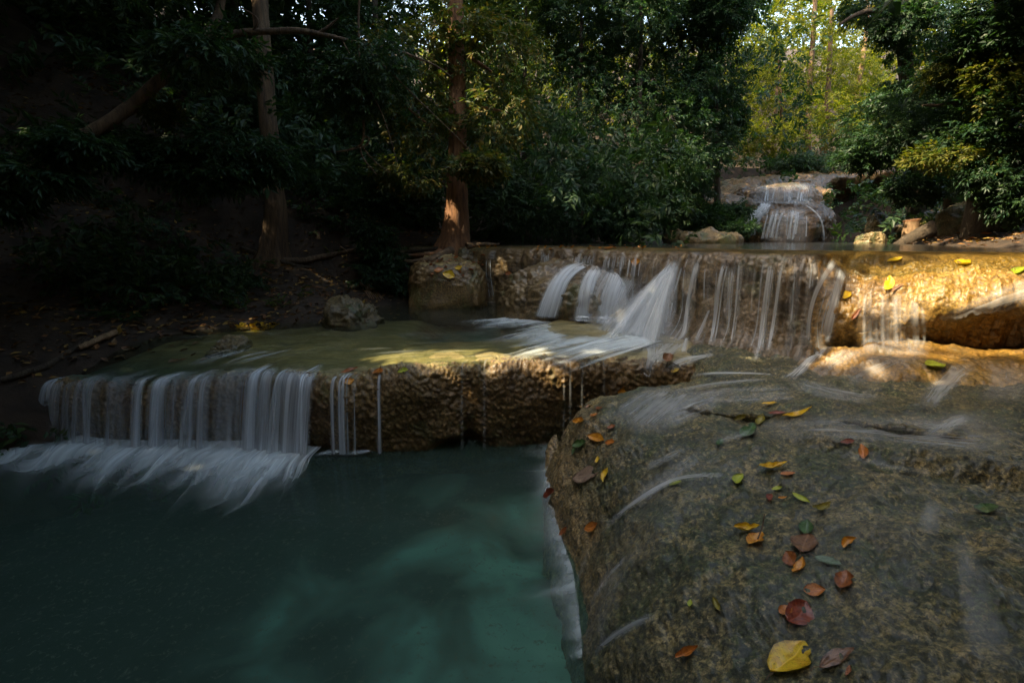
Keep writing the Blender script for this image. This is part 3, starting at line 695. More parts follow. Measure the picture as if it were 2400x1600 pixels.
FB = [(-150, 985), (-40, 985), (60, 994), (140, 1016), (260, 1038), (400, 1034), (520, 1036), (640, 1044), (745, 1052)]
foam_sheet(S, FB, [12, 14, 18, 22, 26], [300, 260, 170, 230, 210], .012, 1.3, 260, 50, 1.3, seed=1)
foam_sheet(S, FB, [16, 20, 22, 30, 34], [160, 150, 110, 140, 150], .018, 1.2, 260, 40, 1.2, seed=2)
foam_sheet(S, FB, [10, 16, 20, 24, 28], [300, 260, 180, 220, 190], .007, .6, 260, 50, 1.6, seed=3)
foam_sheet(S, [(560, 1040), (640, 1046), (748, 1054)], [30, 34, 44], [120, 150, 110], .022, 1.0, 120, 40, 1.3, seed=4)
for k_ in range(12):
    px = rw.uniform(770, 860); on_plane(S, .03 + .0002 * k_, [(px + 14, 1054), (px - 20, 1060), (px - 45, 1068)], [.06, .12, .06], .45, (.2, .7))
for k_ in range(5):
    px = rw.uniform(1040, 1150); on_plane(S, .03 + .0002 * k_, [(px + 14, 1030), (px - 12, 1038)], [.05, .08], .18, (.3, .7))
# fringe along the foot of the dome
ed = np.array(edge_px + [(1292, 1035), (1304, 1020)], float)
foam_sheet(SM := Strands(), FB, [16, 20, 22, 28, 32], [110, 100, 80, 90, 100], .026, .42, 260, 30, 1.0, 9, seed=9)
foam_sheet(SM, FB, [12, 16, 20, 26, 30], [260, 220, 160, 190, 190], .005, .22, 260, 40, 1.2, 14, seed=10)
eo = ed[np.argsort(ed[:, 1])]; FE = [(np.interp(y_, eo[:, 1], eo[:, 0]) + 4, y_) for y_ in range(1032, 1560, 12)]
for sd_, (l_, a_) in enumerate([([40, 45, 55, 60, 70, 60, 110, 90, 40, 30], .85), ([22, 26, 30, 30, 34, 30, 60, 50, 20, 16], .9), ([75, 70, 90, 100, 120, 100, 150, 120, 70, 40], .3)]):
    foam_sheet(SM, FE, [-4, 0, 4, 6, 6, 8, 14, 16, 12, 10], l_, .010 + .006 * (2 - sd_), a_ * .40, 220, 30, 1.9, 13, seed=6 + sd_)
tag(S.build('foam', M['foam']), 'white streaky foam on the turquoise pool', 'foam', kind='stuff')
tag(SM.build('foam', M['mist']), 'soft white foam along the edges of the turquoise pool', 'foam', kind='stuff')

# --- cascades at the middle of the photo
mf = thing('waterfall', [1.4, 6.8, .87], 'white cascades pouring over the curved wall into the middle pool', 'waterfall')
K = ['wall_s', 'mound_s', 'mound2', 'ledge_s', 'dome_s']
def stream(root, strokes, mat='silk', keys=K, name='water_stream'):
    S = Strands()
    for s_ in strokes: stroke(S, s_.get('k', keys), s_['p'], s_.get('a', .85), s_.get('f', (.12, .28)), s_.get('o', .04), s_.get('wm'), bulge=s_.get('b', .12), edge=s_.get('e', 2.0))
    if S.n: return S.build(name, M[mat], root)
def fan(pts, n, spread, w, a, jit=.5, **kw):
    """n thin strands beside one another along pts"""
    out_ = []
    for k_ in range(n):
        dx = rw.uniform(-spread, spread); sc_ = rw.uniform(1 - jit, 1 + jit * .3)
        out_.append(dict(p=[(p_[0] + dx * (p_[2] if len(p_) > 2 else 1), p_[1] + rw.uniform(-5, 5), w * rw.uniform(.5, 1.5)) for p_ in pts], a=a * sc_, **kw))
    return out_
KW = ['wall_s']
stream(mf, fan([(1280, 586), (1279, 606), (1278, 628)], 9, 15, 4, .7, k=KW, o=.05))
stream(mf, fan([(1372, 596), (1368, 612), (1364, 632)], 13, 24, 5, .8, k=KW, o=.05))
stream(mf, fan([(1452, 598), (1448, 620), (1445, 645)], 15, 32, 6, .7, k=KW, o=.05))
stream(mf, fan([(1506, 604), (1501, 630), (1498, 660)], 12, 24, 6, .75, k=KW, o=.05))
def cascade(root, sheets, keys=K, off=.05, mat='silk', extra=()):
    S = Strands()
    for l_, r_, a_ in sheets:
        sheet_px(S, keys, l_, r_, a_, off=off, fade=(.14, .06)); 
        sheet_px(S, keys, l_, r_, a_ * .6, off=off + .05, fade=(.22, .05), side=.35)
    for s_ in extra: stroke(S, s_.get('k', keys), s_['p'], s_.get('a', .85), (.12, .1), s_.get('o', .06))
    return S.build('water_stream', M[mat], root)
KM = ['mound_s', 'wall_s', 'ledge_s']; KC = ['mound2', 'wall_s', 'ledge_s', 'mound_s']
cascade(mf, [([(1350, 628), (1308, 642), (1280, 678), (1254, 742)], [(1394, 624), (1346, 652), (1328, 692), (1312, 748)], 1.2)], KM, extra=fan([(1345, 632), (1305, 662), (1285, 742)], 5, 14, 8, .7))
cascade(mf, [([(1384, 632), (1360, 660), (1350, 710), (1344, 764)], [(1414, 634), (1398, 665), (1388, 710), (1386, 766)], 1.0)], KM, extra=fan([(1392, 640), (1372, 690), (1366, 758)], 5, 12, 7, .7))
cascade(mf, [([(1424, 634), (1400, 690), (1390, 766)], [(1506, 652), (1466, 704), (1454, 778)], 1.0), ([(1386, 628), (1352, 680), (1330, 757)], [(1524, 652), (1484, 712), (1474, 782)], .4)], KM, extra=fan([(1480, 650), (1452, 690), (1436, 768)], 9, 26, 8, .7))
def chute(S, tops, bots, a, rise=0.0, na=60, nl=40):
    """a fan of water from the rim points tops down to the points bots on the pool"""
    T_ = []; B_ = []
    for px, py in tops: h = cast(['wall_s'], px, py); T_.append(h[0] + h[1] * .05)
    B_ = at_z(np.array(bots)[:, 0], np.array(bots)[:, 1], .885)
    f = np.linspace(0, 1, na); T_ = np.array(T_); T_ = np.stack([np.interp(f, np.linspace(0, 1, len(T_)), T_[:, c]) for c in range(3)], -1); B_ = np.stack([np.interp(f, np.linspace(0, 1, len(B_)), B_[:, c]) for c in range(3)], -1)
    t_ = np.linspace(0, 1, nl)[:, None, None]; G = T_[None] * (1 - t_) + B_[None] * t_
    G[..., 2] += (T_[None, :, 2] - B_[None, :, 2]) * (t_[..., 0] * (1 - t_[..., 0])) * rise + .04 * perlin(np.stack(np.broadcast_arrays(f[None, :] * 7, t_[..., 0] * 1.5, 0 * f[None, :] + rise * 9), -1), 350)
    sd_ = sstep(f, 0, .38) * sstep(1 - f, 0, .30)
    sheet(S, G, a * sd_[None, :] * ends(nl, .12, .05)[:, None])
S = Strands()
chute(S, [(1566, 626), (1594, 616)], [(1402, 778), (1540, 802)], .8, .10); chute(S, [(1574, 622), (1596, 614)], [(1430, 776), (1520, 798)], .7, .30); chute(S, [(1540, 650), (1590, 624)], [(1370, 774), (1520, 796)], .7, -.10); chute(S, [(1572, 616), (1606, 610)], [(1450, 784), (1566, 808)], .7, .16)
for k_ in range(34):
    f_ = rw.uniform(-.05, 1.05); t0 = rw.uniform(0, .45) * (1 if f_ < .5 else .5); A_ = np.array([1560 + 40 * f_, 630 - 16 * f_]); B_ = np.array([1385 + 165 * f_, 774 + 28 * f_]) + rw.normal(0, 6, 2)
    h0 = cast(['wall_s'], *A_); e_ = at_z(B_[0], B_[1], .89); t_ = np.linspace(t0, 1, 20)[:, None]; L_ = (h0[0] + h0[1] * .07) * (1 - t_) + e_ * t_; L_[:, 2] += .22 * rw.uniform(-.3, 1.2) * (t_ * (1 - t_))[:, 0]
    S.add(L_, np.tile(unit_(np.array([.8, -.6, 0])), (20, 1)), .03 + rw.uniform(.03, .14) * t_[:, 0], rw.uniform(.3, .75) * (.3 + .7 * float(sstep(f_, 0, .35))) * ends(20, .25, .06), 9, .1, np.tile([-.5, -.6, .6], (20, 1)))
S.build('water_stream', M['silk'], mf)
cascade(mf, [([(1574, 612), (1546, 677), (1528, 790)], [(1600, 612), (1580, 677), (1562, 800)], .8)], ['wall_s', 'ledge_s'])
S = Strands()
for l_, r_, a_ in [([(1430, 790), (1500, 812), (1502, 840), (1492, 886)], [(1570, 795), (1584, 815), (1545, 845), (1532, 882)], .6), ([(1540, 786), (1440, 806), (1330, 826)], [(1590, 812), (1480, 832), (1370, 846)], .55), ([(1560, 800), (1530, 820), (1500, 850)], [(1625, 800), (1600, 825), (1560, 860)], .5)]:
    sheet_px(S, ['ledge', 'dome', 'wall', 'mound2'], l_, r_, a_, off=.018, fade=(.2, .25), side=.3)
S.build('water_stream', M['veil'], mf)
# thin veil over the whole wall, denser where the streams come down
S = Strands(); i0, i1 = np.searchsorted(UW, 1175), np.searchsorted(UW, 1962); zs = WALL_SMOOTH[i0]; j0 = int(np.argmax(zs[:, 2] < 1.868) if zs[0, 2] > 1.868 else np.argmax((zs[:, 2] < 1.868) & (np.arange(nv * 0 + len(zs)) > 60)))
Wg = WALL_SMOOTH[i0:i1:2, j0::4]; ng = grid_normals(Wg, np.array([-.4, -.6, .5])); Wg = Wg + ng * .05
ug = UW[i0:i1:2]; den = np.interp(ug, [1175, 1250, 1262, 1296, 1310, 1350, 1392, 1410, 1420, 1480, 1525, 1560, 1600, 1640, 1660, 1700, 1745, 1760, 1800, 1840, 1870, 1900, 1945, 1962], [.1, .1, .5, .5, .15, .5, .55, .2, .55, .6, .55, .8, .7, .8, .35, .55, .5, .25, .5, .45, .35, .5, .8, .5])
zf = sstep(Wg[..., 2], 1.86, 1.74) * sstep(Wg[..., 2], .70, .95)
nzw = perlin(np.stack([ug / 11, 0 * ug, 0 * ug], -1), 340)
sheet(S, np.transpose(Wg, (1, 0, 2)), (np.clip(den * (.30 + 1.9 * nzw), 0, .9)[:, None] * zf * .8).T)
S.build('water_stream', M['silk'], mf)
stream(mf, fan([(1601, 616), (1580, 682), (1564, 780)], 4, 8, 8, .8))
stream(mf, [dict(p=[(1646, 606, 28), (1630, 650, 20), (1616, 723, 18), (1612, 774, 22), (1600, 806, 26), (1560, 818, 16)], a=.9), dict(p=[(1614, 790, 16), (1600, 836, 24), (1590, 846, 24)], a=.7)] + fan([(1650, 608), (1632, 655), (1618, 770)], 4, 8, 5, .7))
stream(mf, [dict(p=[(1672, 715, 8), (1648, 774, 16), (1628, 822, 20)], a=.55)] + fan([(1662, 622), (1658, 680), (1660, 720)], 3, 6, 5, .6))
stream(mf, fan([(1707, 610), (1692, 669), (1684, 753), (1668, 830)], 5, 8, 8, .65))
stream(mf, fan([(1722, 620), (1714, 695), (1711, 800)], 3, 6, 6, .6) + fan([(1740, 606), (1732, 733), (1716, 830)], 3, 6, 6, .55))
stream(mf, fan([(1690, 620), (1680, 760)], 9, 75, 5, .35))
stream(mf, fan([(1812, 612), (1794, 746), (1786, 815), (1765, 868)], 5, 6, 9, .8) + fan([(1837, 616), (1816, 774), (1800, 845)], 4, 5, 6, .7))
stream(mf, fan([(1868, 620), (1858, 780)], 4, 12, 5, .6) + fan([(1776, 622), (1762, 760)], 3, 14, 5, .4))
stream(mf, [dict(p=[(1954, 608, 26), (1918, 655, 16), (1898, 739, 12), (1886, 830, 16)], a=.85)] + fan([(1905, 622), (1900, 690)], 4, 10, 6, .6))

gf = thing('waterfall', [3.2, 4.4, 1.0], 'thin golden-lit water sheet sliding down the ochre bulge and the step under it', 'waterfall')
KG = ['wall_s', 'tier_s', 'dome_s']
stream(gf, [dict(p=[(1966, 628, 24), (1951, 685, 32), (1940, 756, 34), (1932, 812, 36)], a=.8, k=KG)] + fan([(1968, 632), (1948, 700), (1934, 812)], 5, 10, 8, .6, k=KG), keys=KG)
stream(gf, fan([(2096, 690), (2093, 780), (2090, 838)], 16, 70, 8, .26, k=KG), keys=KG)
S = Strands(); sheet_px(S, ['wall'], [(2420, 640), (2320, 680), (2230, 722), (2160, 760)], [(2420, 715), (2350, 730), (2280, 752), (2200, 785)], .5, 24, 40, .014, (.1, .4), .3); child(S.build('water_stream', M['veil']), gf); S = Strands(); sheet_px(S, ['wall', 'tier'], [(1985, 650), (1990, 740), (1992, 850)], [(2200, 680), (2190, 760), (2180, 860)], .34, 60, 40, .012, (.55, .2), .25); child(S.build('water_stream', M['veil']), gf)
S = Strands()
for l_, r_, a_ in [([(1925, 800), (1885, 835), (1855, 868), (1815, 898)], [(1962, 810), (1915, 848), (1885, 880), (1862, 902)], 1.1), ([(1975, 812), (1915, 850), (1880, 896)], [(2060, 826), (1975, 860), (1935, 905)], .45),
                   ([(2060, 828), (1960, 862), (1930, 906)], [(2200, 842), (2110, 880), (2060, 930)], .3), ([(2230, 846), (2170, 900), (2120, 965)], [(2310, 856), (2240, 915), (2190, 975)], .55), ([(2310, 850), (2300, 900), (2280, 950)], [(2420, 860), (2420, 910), (2410, 960)], .3)]:
    sheet_px(S, ['tier', 'wall', 'dome'], l_, r_, a_, 26, 44, .016, (.25, .3), .35)
child(S.build('water_stream', M['veil']), gf)

# --- water sheeting over the big dome and the apron above it
S = Strands(); KD = ['dome_s', 'ledge_s', 'tier_s', 'wall_s', 'mound2']
def dv(p, a, wm, f=(.3, .4), o=.045): stroke(S, KD, [(x, y, 10) for x, y in p], a, f, o, wm * 1.15, step=9, bulge=.02, edge=1.6, nc=9)
dv([(1700, 838), (1640, 842), (1580, 854), (1530, 880)], .95, .07)
dv([(1690, 840), (1600, 850), (1540, 874)], .7, .12)
dv([(1518, 838), (1510, 862), (1502, 895)], .8, .16, (.15, .1)); dv([(1532, 842), (1522, 880)], .6, .08)
dv([(1840, 893), (1750, 886), (1680, 884), (1600, 892)], .85, .08); dv([(1830, 900), (1740, 905), (1650, 915), (1560, 935)], .6, .12)
dv([(2275, 980), (2220, 1010), (2150, 1055)], .6, .10); 
dv([(1770, 1020), (1720, 1040), (1660, 1050)], .4, .08)
dv([(1740, 1131), (1660, 1129), (1598, 1132), (1560, 1148), (1500, 1185), (1450, 1225), (1410, 1270)], .8, .055); dv([(1610, 1128), (1560, 1150), (1490, 1195)], .7, .04)
dv([(1620, 1060), (1560, 1090), (1500, 1120)], .45, .07)
dv([(1570, 1452), (1500, 1472), (1430, 1520), (1390, 1560)], .5, .05); dv([(1500, 1300), (1430, 1370), (1390, 1450)], .4, .05); dv([(1400, 1290), (1372, 1350), (1362, 1420)], .45, .05)
dv([(2185, 1180), (2178, 1240), (2160, 1290)], .3, .07)
dv([(1960, 1060), (2040, 1100), (2130, 1120), (2200, 1120)], .35, .05)
KF2 = ['dome', 'tier', 'ledge', 'wall']
for l_, r_, a_ in [([(1500, 905), (1430, 945), (1380, 990)], [(1710, 905), (1645, 965), (1550, 1050)], .48), ([(1720, 905), (1620, 925), (1500, 960)], [(1700, 950), (1640, 985), (1560, 1030)], .5),
                   ([(2420, 950), (2150, 962), (1900, 968), (1690, 985)], [(2420, 1110), (2150, 1070), (1950, 1040), (1740, 1045)], .36), ([(1860, 900), (1740, 903), (1600, 915)], [(1900, 945), (1760, 950), (1620, 960)], .4),
                   ([(1700, 1000), (1560, 1085), (1440, 1200), (1385, 1320)], [(1860, 1045), (1720, 1150), (1560, 1290), (1440, 1450)], .10), ([(1900, 1070), (1800, 1200), (1700, 1400), (1640, 1590)], [(2420, 1150), (2270, 1300), (2170, 1450), (2120, 1600)], .09),
                   ([(2232, 1240), (2232, 1350), (2240, 1480), (2260, 1600)], [(2268, 1240), (2315, 1360), (2372, 1480), (2410, 1600)], .30), ([(1640, 1050), (1560, 1100), (1460, 1170)], [(1690, 1060), (1600, 1120), (1490, 1210)], .35), ([(1420, 1290), (1372, 1400), (1362, 1560)], [(1520, 1290), (1450, 1420), (1420, 1580)], .14),
                   ([(1870, 880), (1960, 905), (2100, 925)], [(1830, 900), (1900, 935), (2050, 960)], .45)]:
    sheet_px(S, KF2, l_, r_, a_, 40, 60, .014, (.25, .35), .35, 3)
for k_ in range(14):
    y = rw.uniform(1040, 1330); o_ = np.argsort(ed[:, 1]); x = np.interp(y, ed[o_, 1], ed[o_, 0])
    dv([(x + 24, y - 22), (x + 9, y - 4), (x + 3, y + 12)], rw.uniform(.35, .7), rw.uniform(.03, .07), (.3, .05))
tag(S.build('flowing_water', M['veil']), 'thin white sheets of water running over the big rock in front', 'flowing water', kind='stuff')

# --- foam and flow lines on the middle pool
S = Strands()
foam_sheet(S, [(1240, 736), (1290, 746), (1345, 754)], [4, 3, 2], [130, 160, 120], .886, 1.2, 80, 30, 1.2, seed=11)
foam_sheet(S, [(1340, 752), (1400, 770), (1470, 784), (1540, 800)], [4, 6, 8, 10], [150, 230, 260, 230], .889, 1.3, 160, 40, 1.1, seed=12)
foam_sheet(S, [(1380, 764), (1460, 782), (1540, 804)], [8, 12, 14], [140, 190, 200], .893, 1.2, 120, 40, 1.1, seed=13)
SM2 = Strands()
foam_sheet(SM2, [(1240, 734), (1300, 748), (1350, 756)], [4, 4, 4], [90, 120, 100], .897, .55, 80, 30, .9, 9, seed=14)
foam_sheet(SM2, [(1330, 752), (1400, 770), (1470, 784), (1550, 802)], [5, 7, 9, 11], [110, 180, 200, 160], .90, .6, 160, 40, .8, 8, seed=15)
tag(SM2.build('foam', M['mist']), 'soft white foam at the foot of the cascades', 'foam', kind='stuff')
for k_ in range(10):
    x = rw.uniform(560, 700); on_plane(S, .885, [(x, 815 + rw.uniform(-6, 8)), (x - 70, 832), (x - rw.uniform(120, 200), 862)], [.03, .06, .03], .4, (.2, .6))
for k_ in range(40):
    x = rw.uniform(500, 1250); y = rw.uniform(775, 835); on_plane(S, .884, [(x, y), (x - 60, y + 2), (x - 130, y + 6)], [.03, .08, .03], rw.uniform(.05, .16), (.3, .6))
for k_ in range(5):
    on_plane(S, .886, [(1165 + rw.uniform(-12, 18), 706), (1140, 709), (1110, 712)], [.05, .1, .05], .35, (.2, .6))
tag(S.build('foam', M['foam']), 'white foam spreading over the middle pool below the cascades', 'foam', kind='stuff')
S = Strands()
for s_ in fan([(1153, 600), (1150, 640), (1162, 705)], 4, 8, 6, .5, k=['wall_s']): stroke(S, s_['k'], s_['p'], s_['a'], off=.06)
S.build('water_stream', M['silk'], mf)

# --- far waterfall
ff = thing('waterfall', [9.3, 18, 1.9], 'distant waterfall stepping down in two tiers under the trees', 'waterfall')
KF = ['farw', 'far82', 'far83']
KFF = ['farw', 'far82', 'far83', 'far86']
cascade(ff, [([(1700, 402), (1690, 425), (1682, 470)], [(1765, 402), (1758, 430), (1762, 478)], 1.1)], KFF, .12, extra=fan([(1712, 418), (1708, 440), (1702, 470)], 7, 16, 8, .8, o=.15))
cascade(ff, [([(1760, 440), (1752, 480)], [(1915, 432), (1912, 490)], .35)], KFF, .12, extra=fan([(1835, 438), (1831, 460), (1829, 490)], 12, 60, 5, .7, o=.15))
cascade(ff, [([(1775, 478), (1752, 505), (1735, 545)], [(1815, 480), (1790, 510), (1775, 550)], 1.0)], KFF, .12)
cascade(ff, [([(1800, 496), (1788, 530), (1784, 568)], [(1890, 488), (1898, 520), (1894, 568)], .28)], KFF, .12, extra=fan([(1845, 496), (1838, 525), (1834, 566)], 22, 50, 6, .8, o=.15))
cascade(ff, [([(1620, 465), (1605, 480), (1590, 510)], [(1660, 460), (1650, 480), (1635, 510)], .6)], KFF, .12)
stream(ff, [dict(p=[(1880, 486, 5), (1912, 500, 6), (1923, 530, 6), (1926, 572, 7)], a=.9, o=.15)], keys=KFF)
# ------------------------------------------------------------------ trees, shrubs, undergrowth
rv = np.random.default_rng(23)
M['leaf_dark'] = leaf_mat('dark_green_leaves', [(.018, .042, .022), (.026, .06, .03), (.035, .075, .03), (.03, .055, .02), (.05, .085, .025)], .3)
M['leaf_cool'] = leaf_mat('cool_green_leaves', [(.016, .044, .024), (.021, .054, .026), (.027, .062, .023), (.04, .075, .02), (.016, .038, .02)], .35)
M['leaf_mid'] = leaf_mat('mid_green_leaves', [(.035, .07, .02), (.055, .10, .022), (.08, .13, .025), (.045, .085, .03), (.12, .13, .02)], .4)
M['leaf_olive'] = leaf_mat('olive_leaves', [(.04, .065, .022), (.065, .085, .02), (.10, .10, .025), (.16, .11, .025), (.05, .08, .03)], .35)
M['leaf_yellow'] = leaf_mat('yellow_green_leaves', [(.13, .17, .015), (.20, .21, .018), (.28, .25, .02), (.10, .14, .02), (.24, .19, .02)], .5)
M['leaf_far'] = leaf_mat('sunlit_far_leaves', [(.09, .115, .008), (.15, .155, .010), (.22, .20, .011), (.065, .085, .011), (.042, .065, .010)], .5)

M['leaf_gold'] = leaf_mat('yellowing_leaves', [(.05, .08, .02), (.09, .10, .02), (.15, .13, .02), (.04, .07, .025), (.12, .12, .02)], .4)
# places where the sun gets through the added leaf roof: (x, y, z, radius_x, radius_y, rotation)
GAPS = [(3.75, 4.5, 1.6, .75, .5, -.45), (4.6, 4.2, 1.6, .9, .6, -.3), (3.2, 4.25, 1.0, .4, .16, -.3), (-.35, 5.1, .85, .8, .14, .1), (-1.2, 5.3, .85, .5, .14, .1),
        (9.6, 17.6, 3.2, .4, .25, 0), (11.0, 18.9, 3.8, .6, .3, 0), (-1.1, 9.5, 2.6, .22, .18, 0), (-1.1, 9.5, 3.8, .2, .16, 0), (-4.2, 8.7, 2.3, .16, .14, 0), (-4.3, 8.7, 3.0, .13, .12, 0),
        (7.1, 8.3, 3.3, .22, .18, 0), (8.4, 10.5, 5.0, .8, .6, 0), (9.2, 12.3, 2.3, .6, .25, 0), (-.2, 9.2, 4.2, .5, .4, 0)]
def px_gap(px, py, keys, ra, rb):
    h = cast(keys, px, py)
    if h is not None: GAPS.append((h[0][0], h[0][1], h[0][2], ra, rb, 0))
px_gap(604, 770, ['ground', 'ledge'], .26, .16)
for a_ in (980, 1120, 1250, 1380): px_gap(a_, 848, ['ledge'], .30, .10)
def gap_mask(P):
    """True where a leaf would stand in one of the sunbeams"""
    hit = np.zeros(len(P), bool)
    wob = .25 * perlin(P[:, :3] * .9, 77)
    for gx_, gy_, gz_, ra, rb, rot in GAPS:
        t_ = (P[:, 2] - gz_) / SUN[2]; ok = t_ > .6
        dx = P[:, 0] - t_ * SUN[0] - gx_; dy = P[:, 1] - t_ * SUN[1] - gy_
        a = dx * math.cos(rot) + dy * math.sin(rot); b_ = -dx * math.sin(rot) + dy * math.cos(rot)
        hit |= ok & ((a / (ra + .12)) ** 2 + (b_ / (rb + .12)) ** 2 < 1 + wob)
    return hit

def leaf_template(n, seed, ll=.36, lw=.40, fold=.25):
    rr = np.random.default_rng(seed); V = []; F = []
    for i in range(n):
        t_ = .10 + .90 * i / (n - 1); last = i == n - 1
        side = 0 if last else (1 if i % 2 else -1)
        a = R(rr.uniform(28, 80)) * side; L = ll * rr.uniform(.7, 1.2)
        base = np.array([rr.normal(0, .02), t_ * .8, rr.normal(0, .03) - .10 * t_ * t_])
        f = np.array([math.sin(a), math.cos(a), rr.uniform(-.75, .15)]); f /= np.linalg.norm(f)
        s_ = np.cross(f, [0, 0, 1.0]); s_ /= np.linalg.norm(s_); up_ = np.cross(s_, f); tw = rr.normal(0, .5)
        s2 = s_ * math.cos(tw) + up_ * math.sin(tw); u2 = np.cross(s2, f)
        w = L * lw * .5 * rr.uniform(.8, 1.2); m_ = base + f * L * .42
        V += [base, m_ - s2 * w + u2 * fold * w, base + f * L - u2 * .12 * L, m_ + s2 * w + u2 * fold * w]
        k_ = 4 * i; F.append((k_, k_ + 1, k_ + 2, k_ + 3))
    return np.array(V), np.array(F)
TPL = [leaf_template(11, 1), leaf_template(9, 2, .42, .34), leaf_template(8, 3, .42, .46), leaf_template(13, 4, .32, .36)]
def unit(a): return a / (np.linalg.norm(a, axis=-1, keepdims=True) + 1e-9)
def sprays(pos, dirs, size, tpl=0, roll=.8, rr=rv):
    V0, F0 = TPL[tpl]; n = len(pos)
    d = unit(dirs); up = np.tile([0, 0, 1.0], (n, 1)) + rr.normal(0, roll * .5, (n, 3))
    x = unit(np.cross(d, up)); z = np.cross(x, d)
    B = np.stack([x, d, z], 1) * size[:, None, None]            # rows
    V = np.einsum('vk,nkc->nvc', V0, B) + pos[:, None, :]
    F = (F0[None] + (np.arange(n) * len(V0))[:, None, None]).reshape(-1, 4)
    return V.reshape(-1, 3), F
def clump_points(c, r, n, hollow=.35, thr=-.12, freq=1.6, seed=0, rr=rv):
    u = unit(rr.normal(size=(n * 3, 3))); rad = (hollow ** 3 + (1 - hollow ** 3) * rr.uniform(size=(n * 3, 1))) ** (1 / 3)
    e = u * rad; P = e * np.asarray(r) + np.asarray(c)
    keep = perlin(P * freq / max(np.mean(r), .3) * 1.2, seed) > thr
    return P[keep][:n], u[keep][:n]
def px_blob(px, py, rx, ry, Y, dr=None):
    c = at_y(px, py, Y); dep = Y * _cp + (CAM_Z - c[2]) * _sp
    return c, np.array([rx * dep / 1200, dr if dr is not None else rx * dep / 1200 * .8, ry * dep / 1200])
FD, FL = 1.7, .78
def foliage(name, blobs, mat, dens, leaf=.14, parent=None, tpl=None, spray=None, flat=0.0, seed=0, thr=-.12, droop=-.25, gap=True):
    """blobs: (px, py, rx, ry, Y[, depth radius]); dens: sprays per blob; leaf: leaf length in metres"""
    VV = []; FF = []; off = 0; dens = int(dens * FD); leaf = leaf * FL
    for bi, bl in enumerate(blobs):
        c, r = px_blob(*bl)
        P, u = clump_points(c, r, dens, seed=seed + bi, thr=thr)
        if gap:
            k_ = ~gap_mask(P); P, u = P[k_], u[k_]
        if not len(P): continue
        tp = rv.integers(0, len(TPL)) if tpl is None else tpl
        d = u * [1, 1, .5] + rv.normal(0, .55, P.shape) + [0, 0, droop]
        d[:, 2] *= (1 - flat)
        sz = (spray or leaf * 2.3) * rv.uniform(.65, 1.25, len(P))
        V, F = sprays(P, d, sz, tp, .8 * (1 - flat) + .15)
        VV.append(V); FF.append(F + off); off += len(V)
    o = raw_mesh(name, np.concatenate(VV), np.concatenate(FF), M[mat], None, False)
    return child(o, parent) if parent is not None else o
def tube(path, rad, seg=14, bumpy=.08, seed=0, flare=0.0, lobes=5, jitter=0.0):
    P = smooth_curve(np.c_[np.asarray(path, float), np.asarray(rad, float)], max(24, 10 * len(path)), 3)
    C, r = P[:, :3], P[:, 3]
    if jitter: C = C + jitter * r.mean() * np.stack([perlin(C * 2 + 7 * k_, seed + k_) for k_ in range(3)], -1) * 2
    T = unit(np.gradient(C, axis=0)); ref = np.array([1, 0, 0]) if abs(T[len(T) // 2, 0]) < .8 else np.array([0, 1.0, 0])
    x = unit(np.cross(np.cross(T, ref), T)); y = np.cross(T, x)
    a = np.linspace(0, 2 * math.pi, seg, endpoint=False)
    rr_ = np.tile(r[:, None], (1, seg))
    if flare:
        s_ = np.exp(-np.linspace(0, 1, len(r)) * 9)[:, None]
        rr_ = rr_ * (1 + flare * s_ * (.55 + .45 * np.cos(lobes * a + seed)[None, :]))
    G = C[:, None] + rr_[..., None] * (np.cos(a)[None, :, None] * x[:, None] + np.sin(a)[None, :, None] * y[:, None])
    nn = unit(G - C[:, None])
    G = G + nn * (bumpy * rr_ * fbm(G * [3, 3, 1.0] / max(r.mean(), .02) * .35, 3, seed))[..., None]
    return G
def tube_obj(name, path, rad, mat, parent=None, **kw):
    G = tube(path, rad, **kw); nu_, ns = G.shape[:2]
    F = grid_faces(ns, nu_, True)
    V = np.transpose(G, (1, 0, 2)).reshape(-1, 3)
    V = np.concatenate([V, G[:1].mean(1), G[-1:].mean(1)]); i = np.arange(ns); j = (i + 1) % ns
    caps = np.concatenate([np.stack([i * nu_, j * nu_, 0 * i + ns * nu_, 0 * i + ns * nu_], -1)[:, :3], np.stack([j * nu_ + nu_ - 1, i * nu_ + nu_ - 1, 0 * i + ns * nu_ + 1], -1)])
    me = bpy.data.meshes.new(name); me.from_pydata(V.tolist(), [], F.tolist() + caps.tolist()); me.polygons.foreach_set('use_smooth', np.full(len(me.polygons), True))
    me.materials.append(M[mat]); o = bpy.data.objects.new(name, me); COL.objects.link(o)
    return child(o, parent) if parent is not None else o
def px_path(pts, Y0):
    P = []; W = []
    for p_ in pts:
        Y = p_[3] if len(p_) > 3 else Y0; q = at_y(p_[0], p_[1], Y); P.append(q); W.append(p_[2] / 2400 * (Y * _cp + (CAM_Z - q[2]) * _sp))
    return np.array(P), np.array(W)
TREES = {}
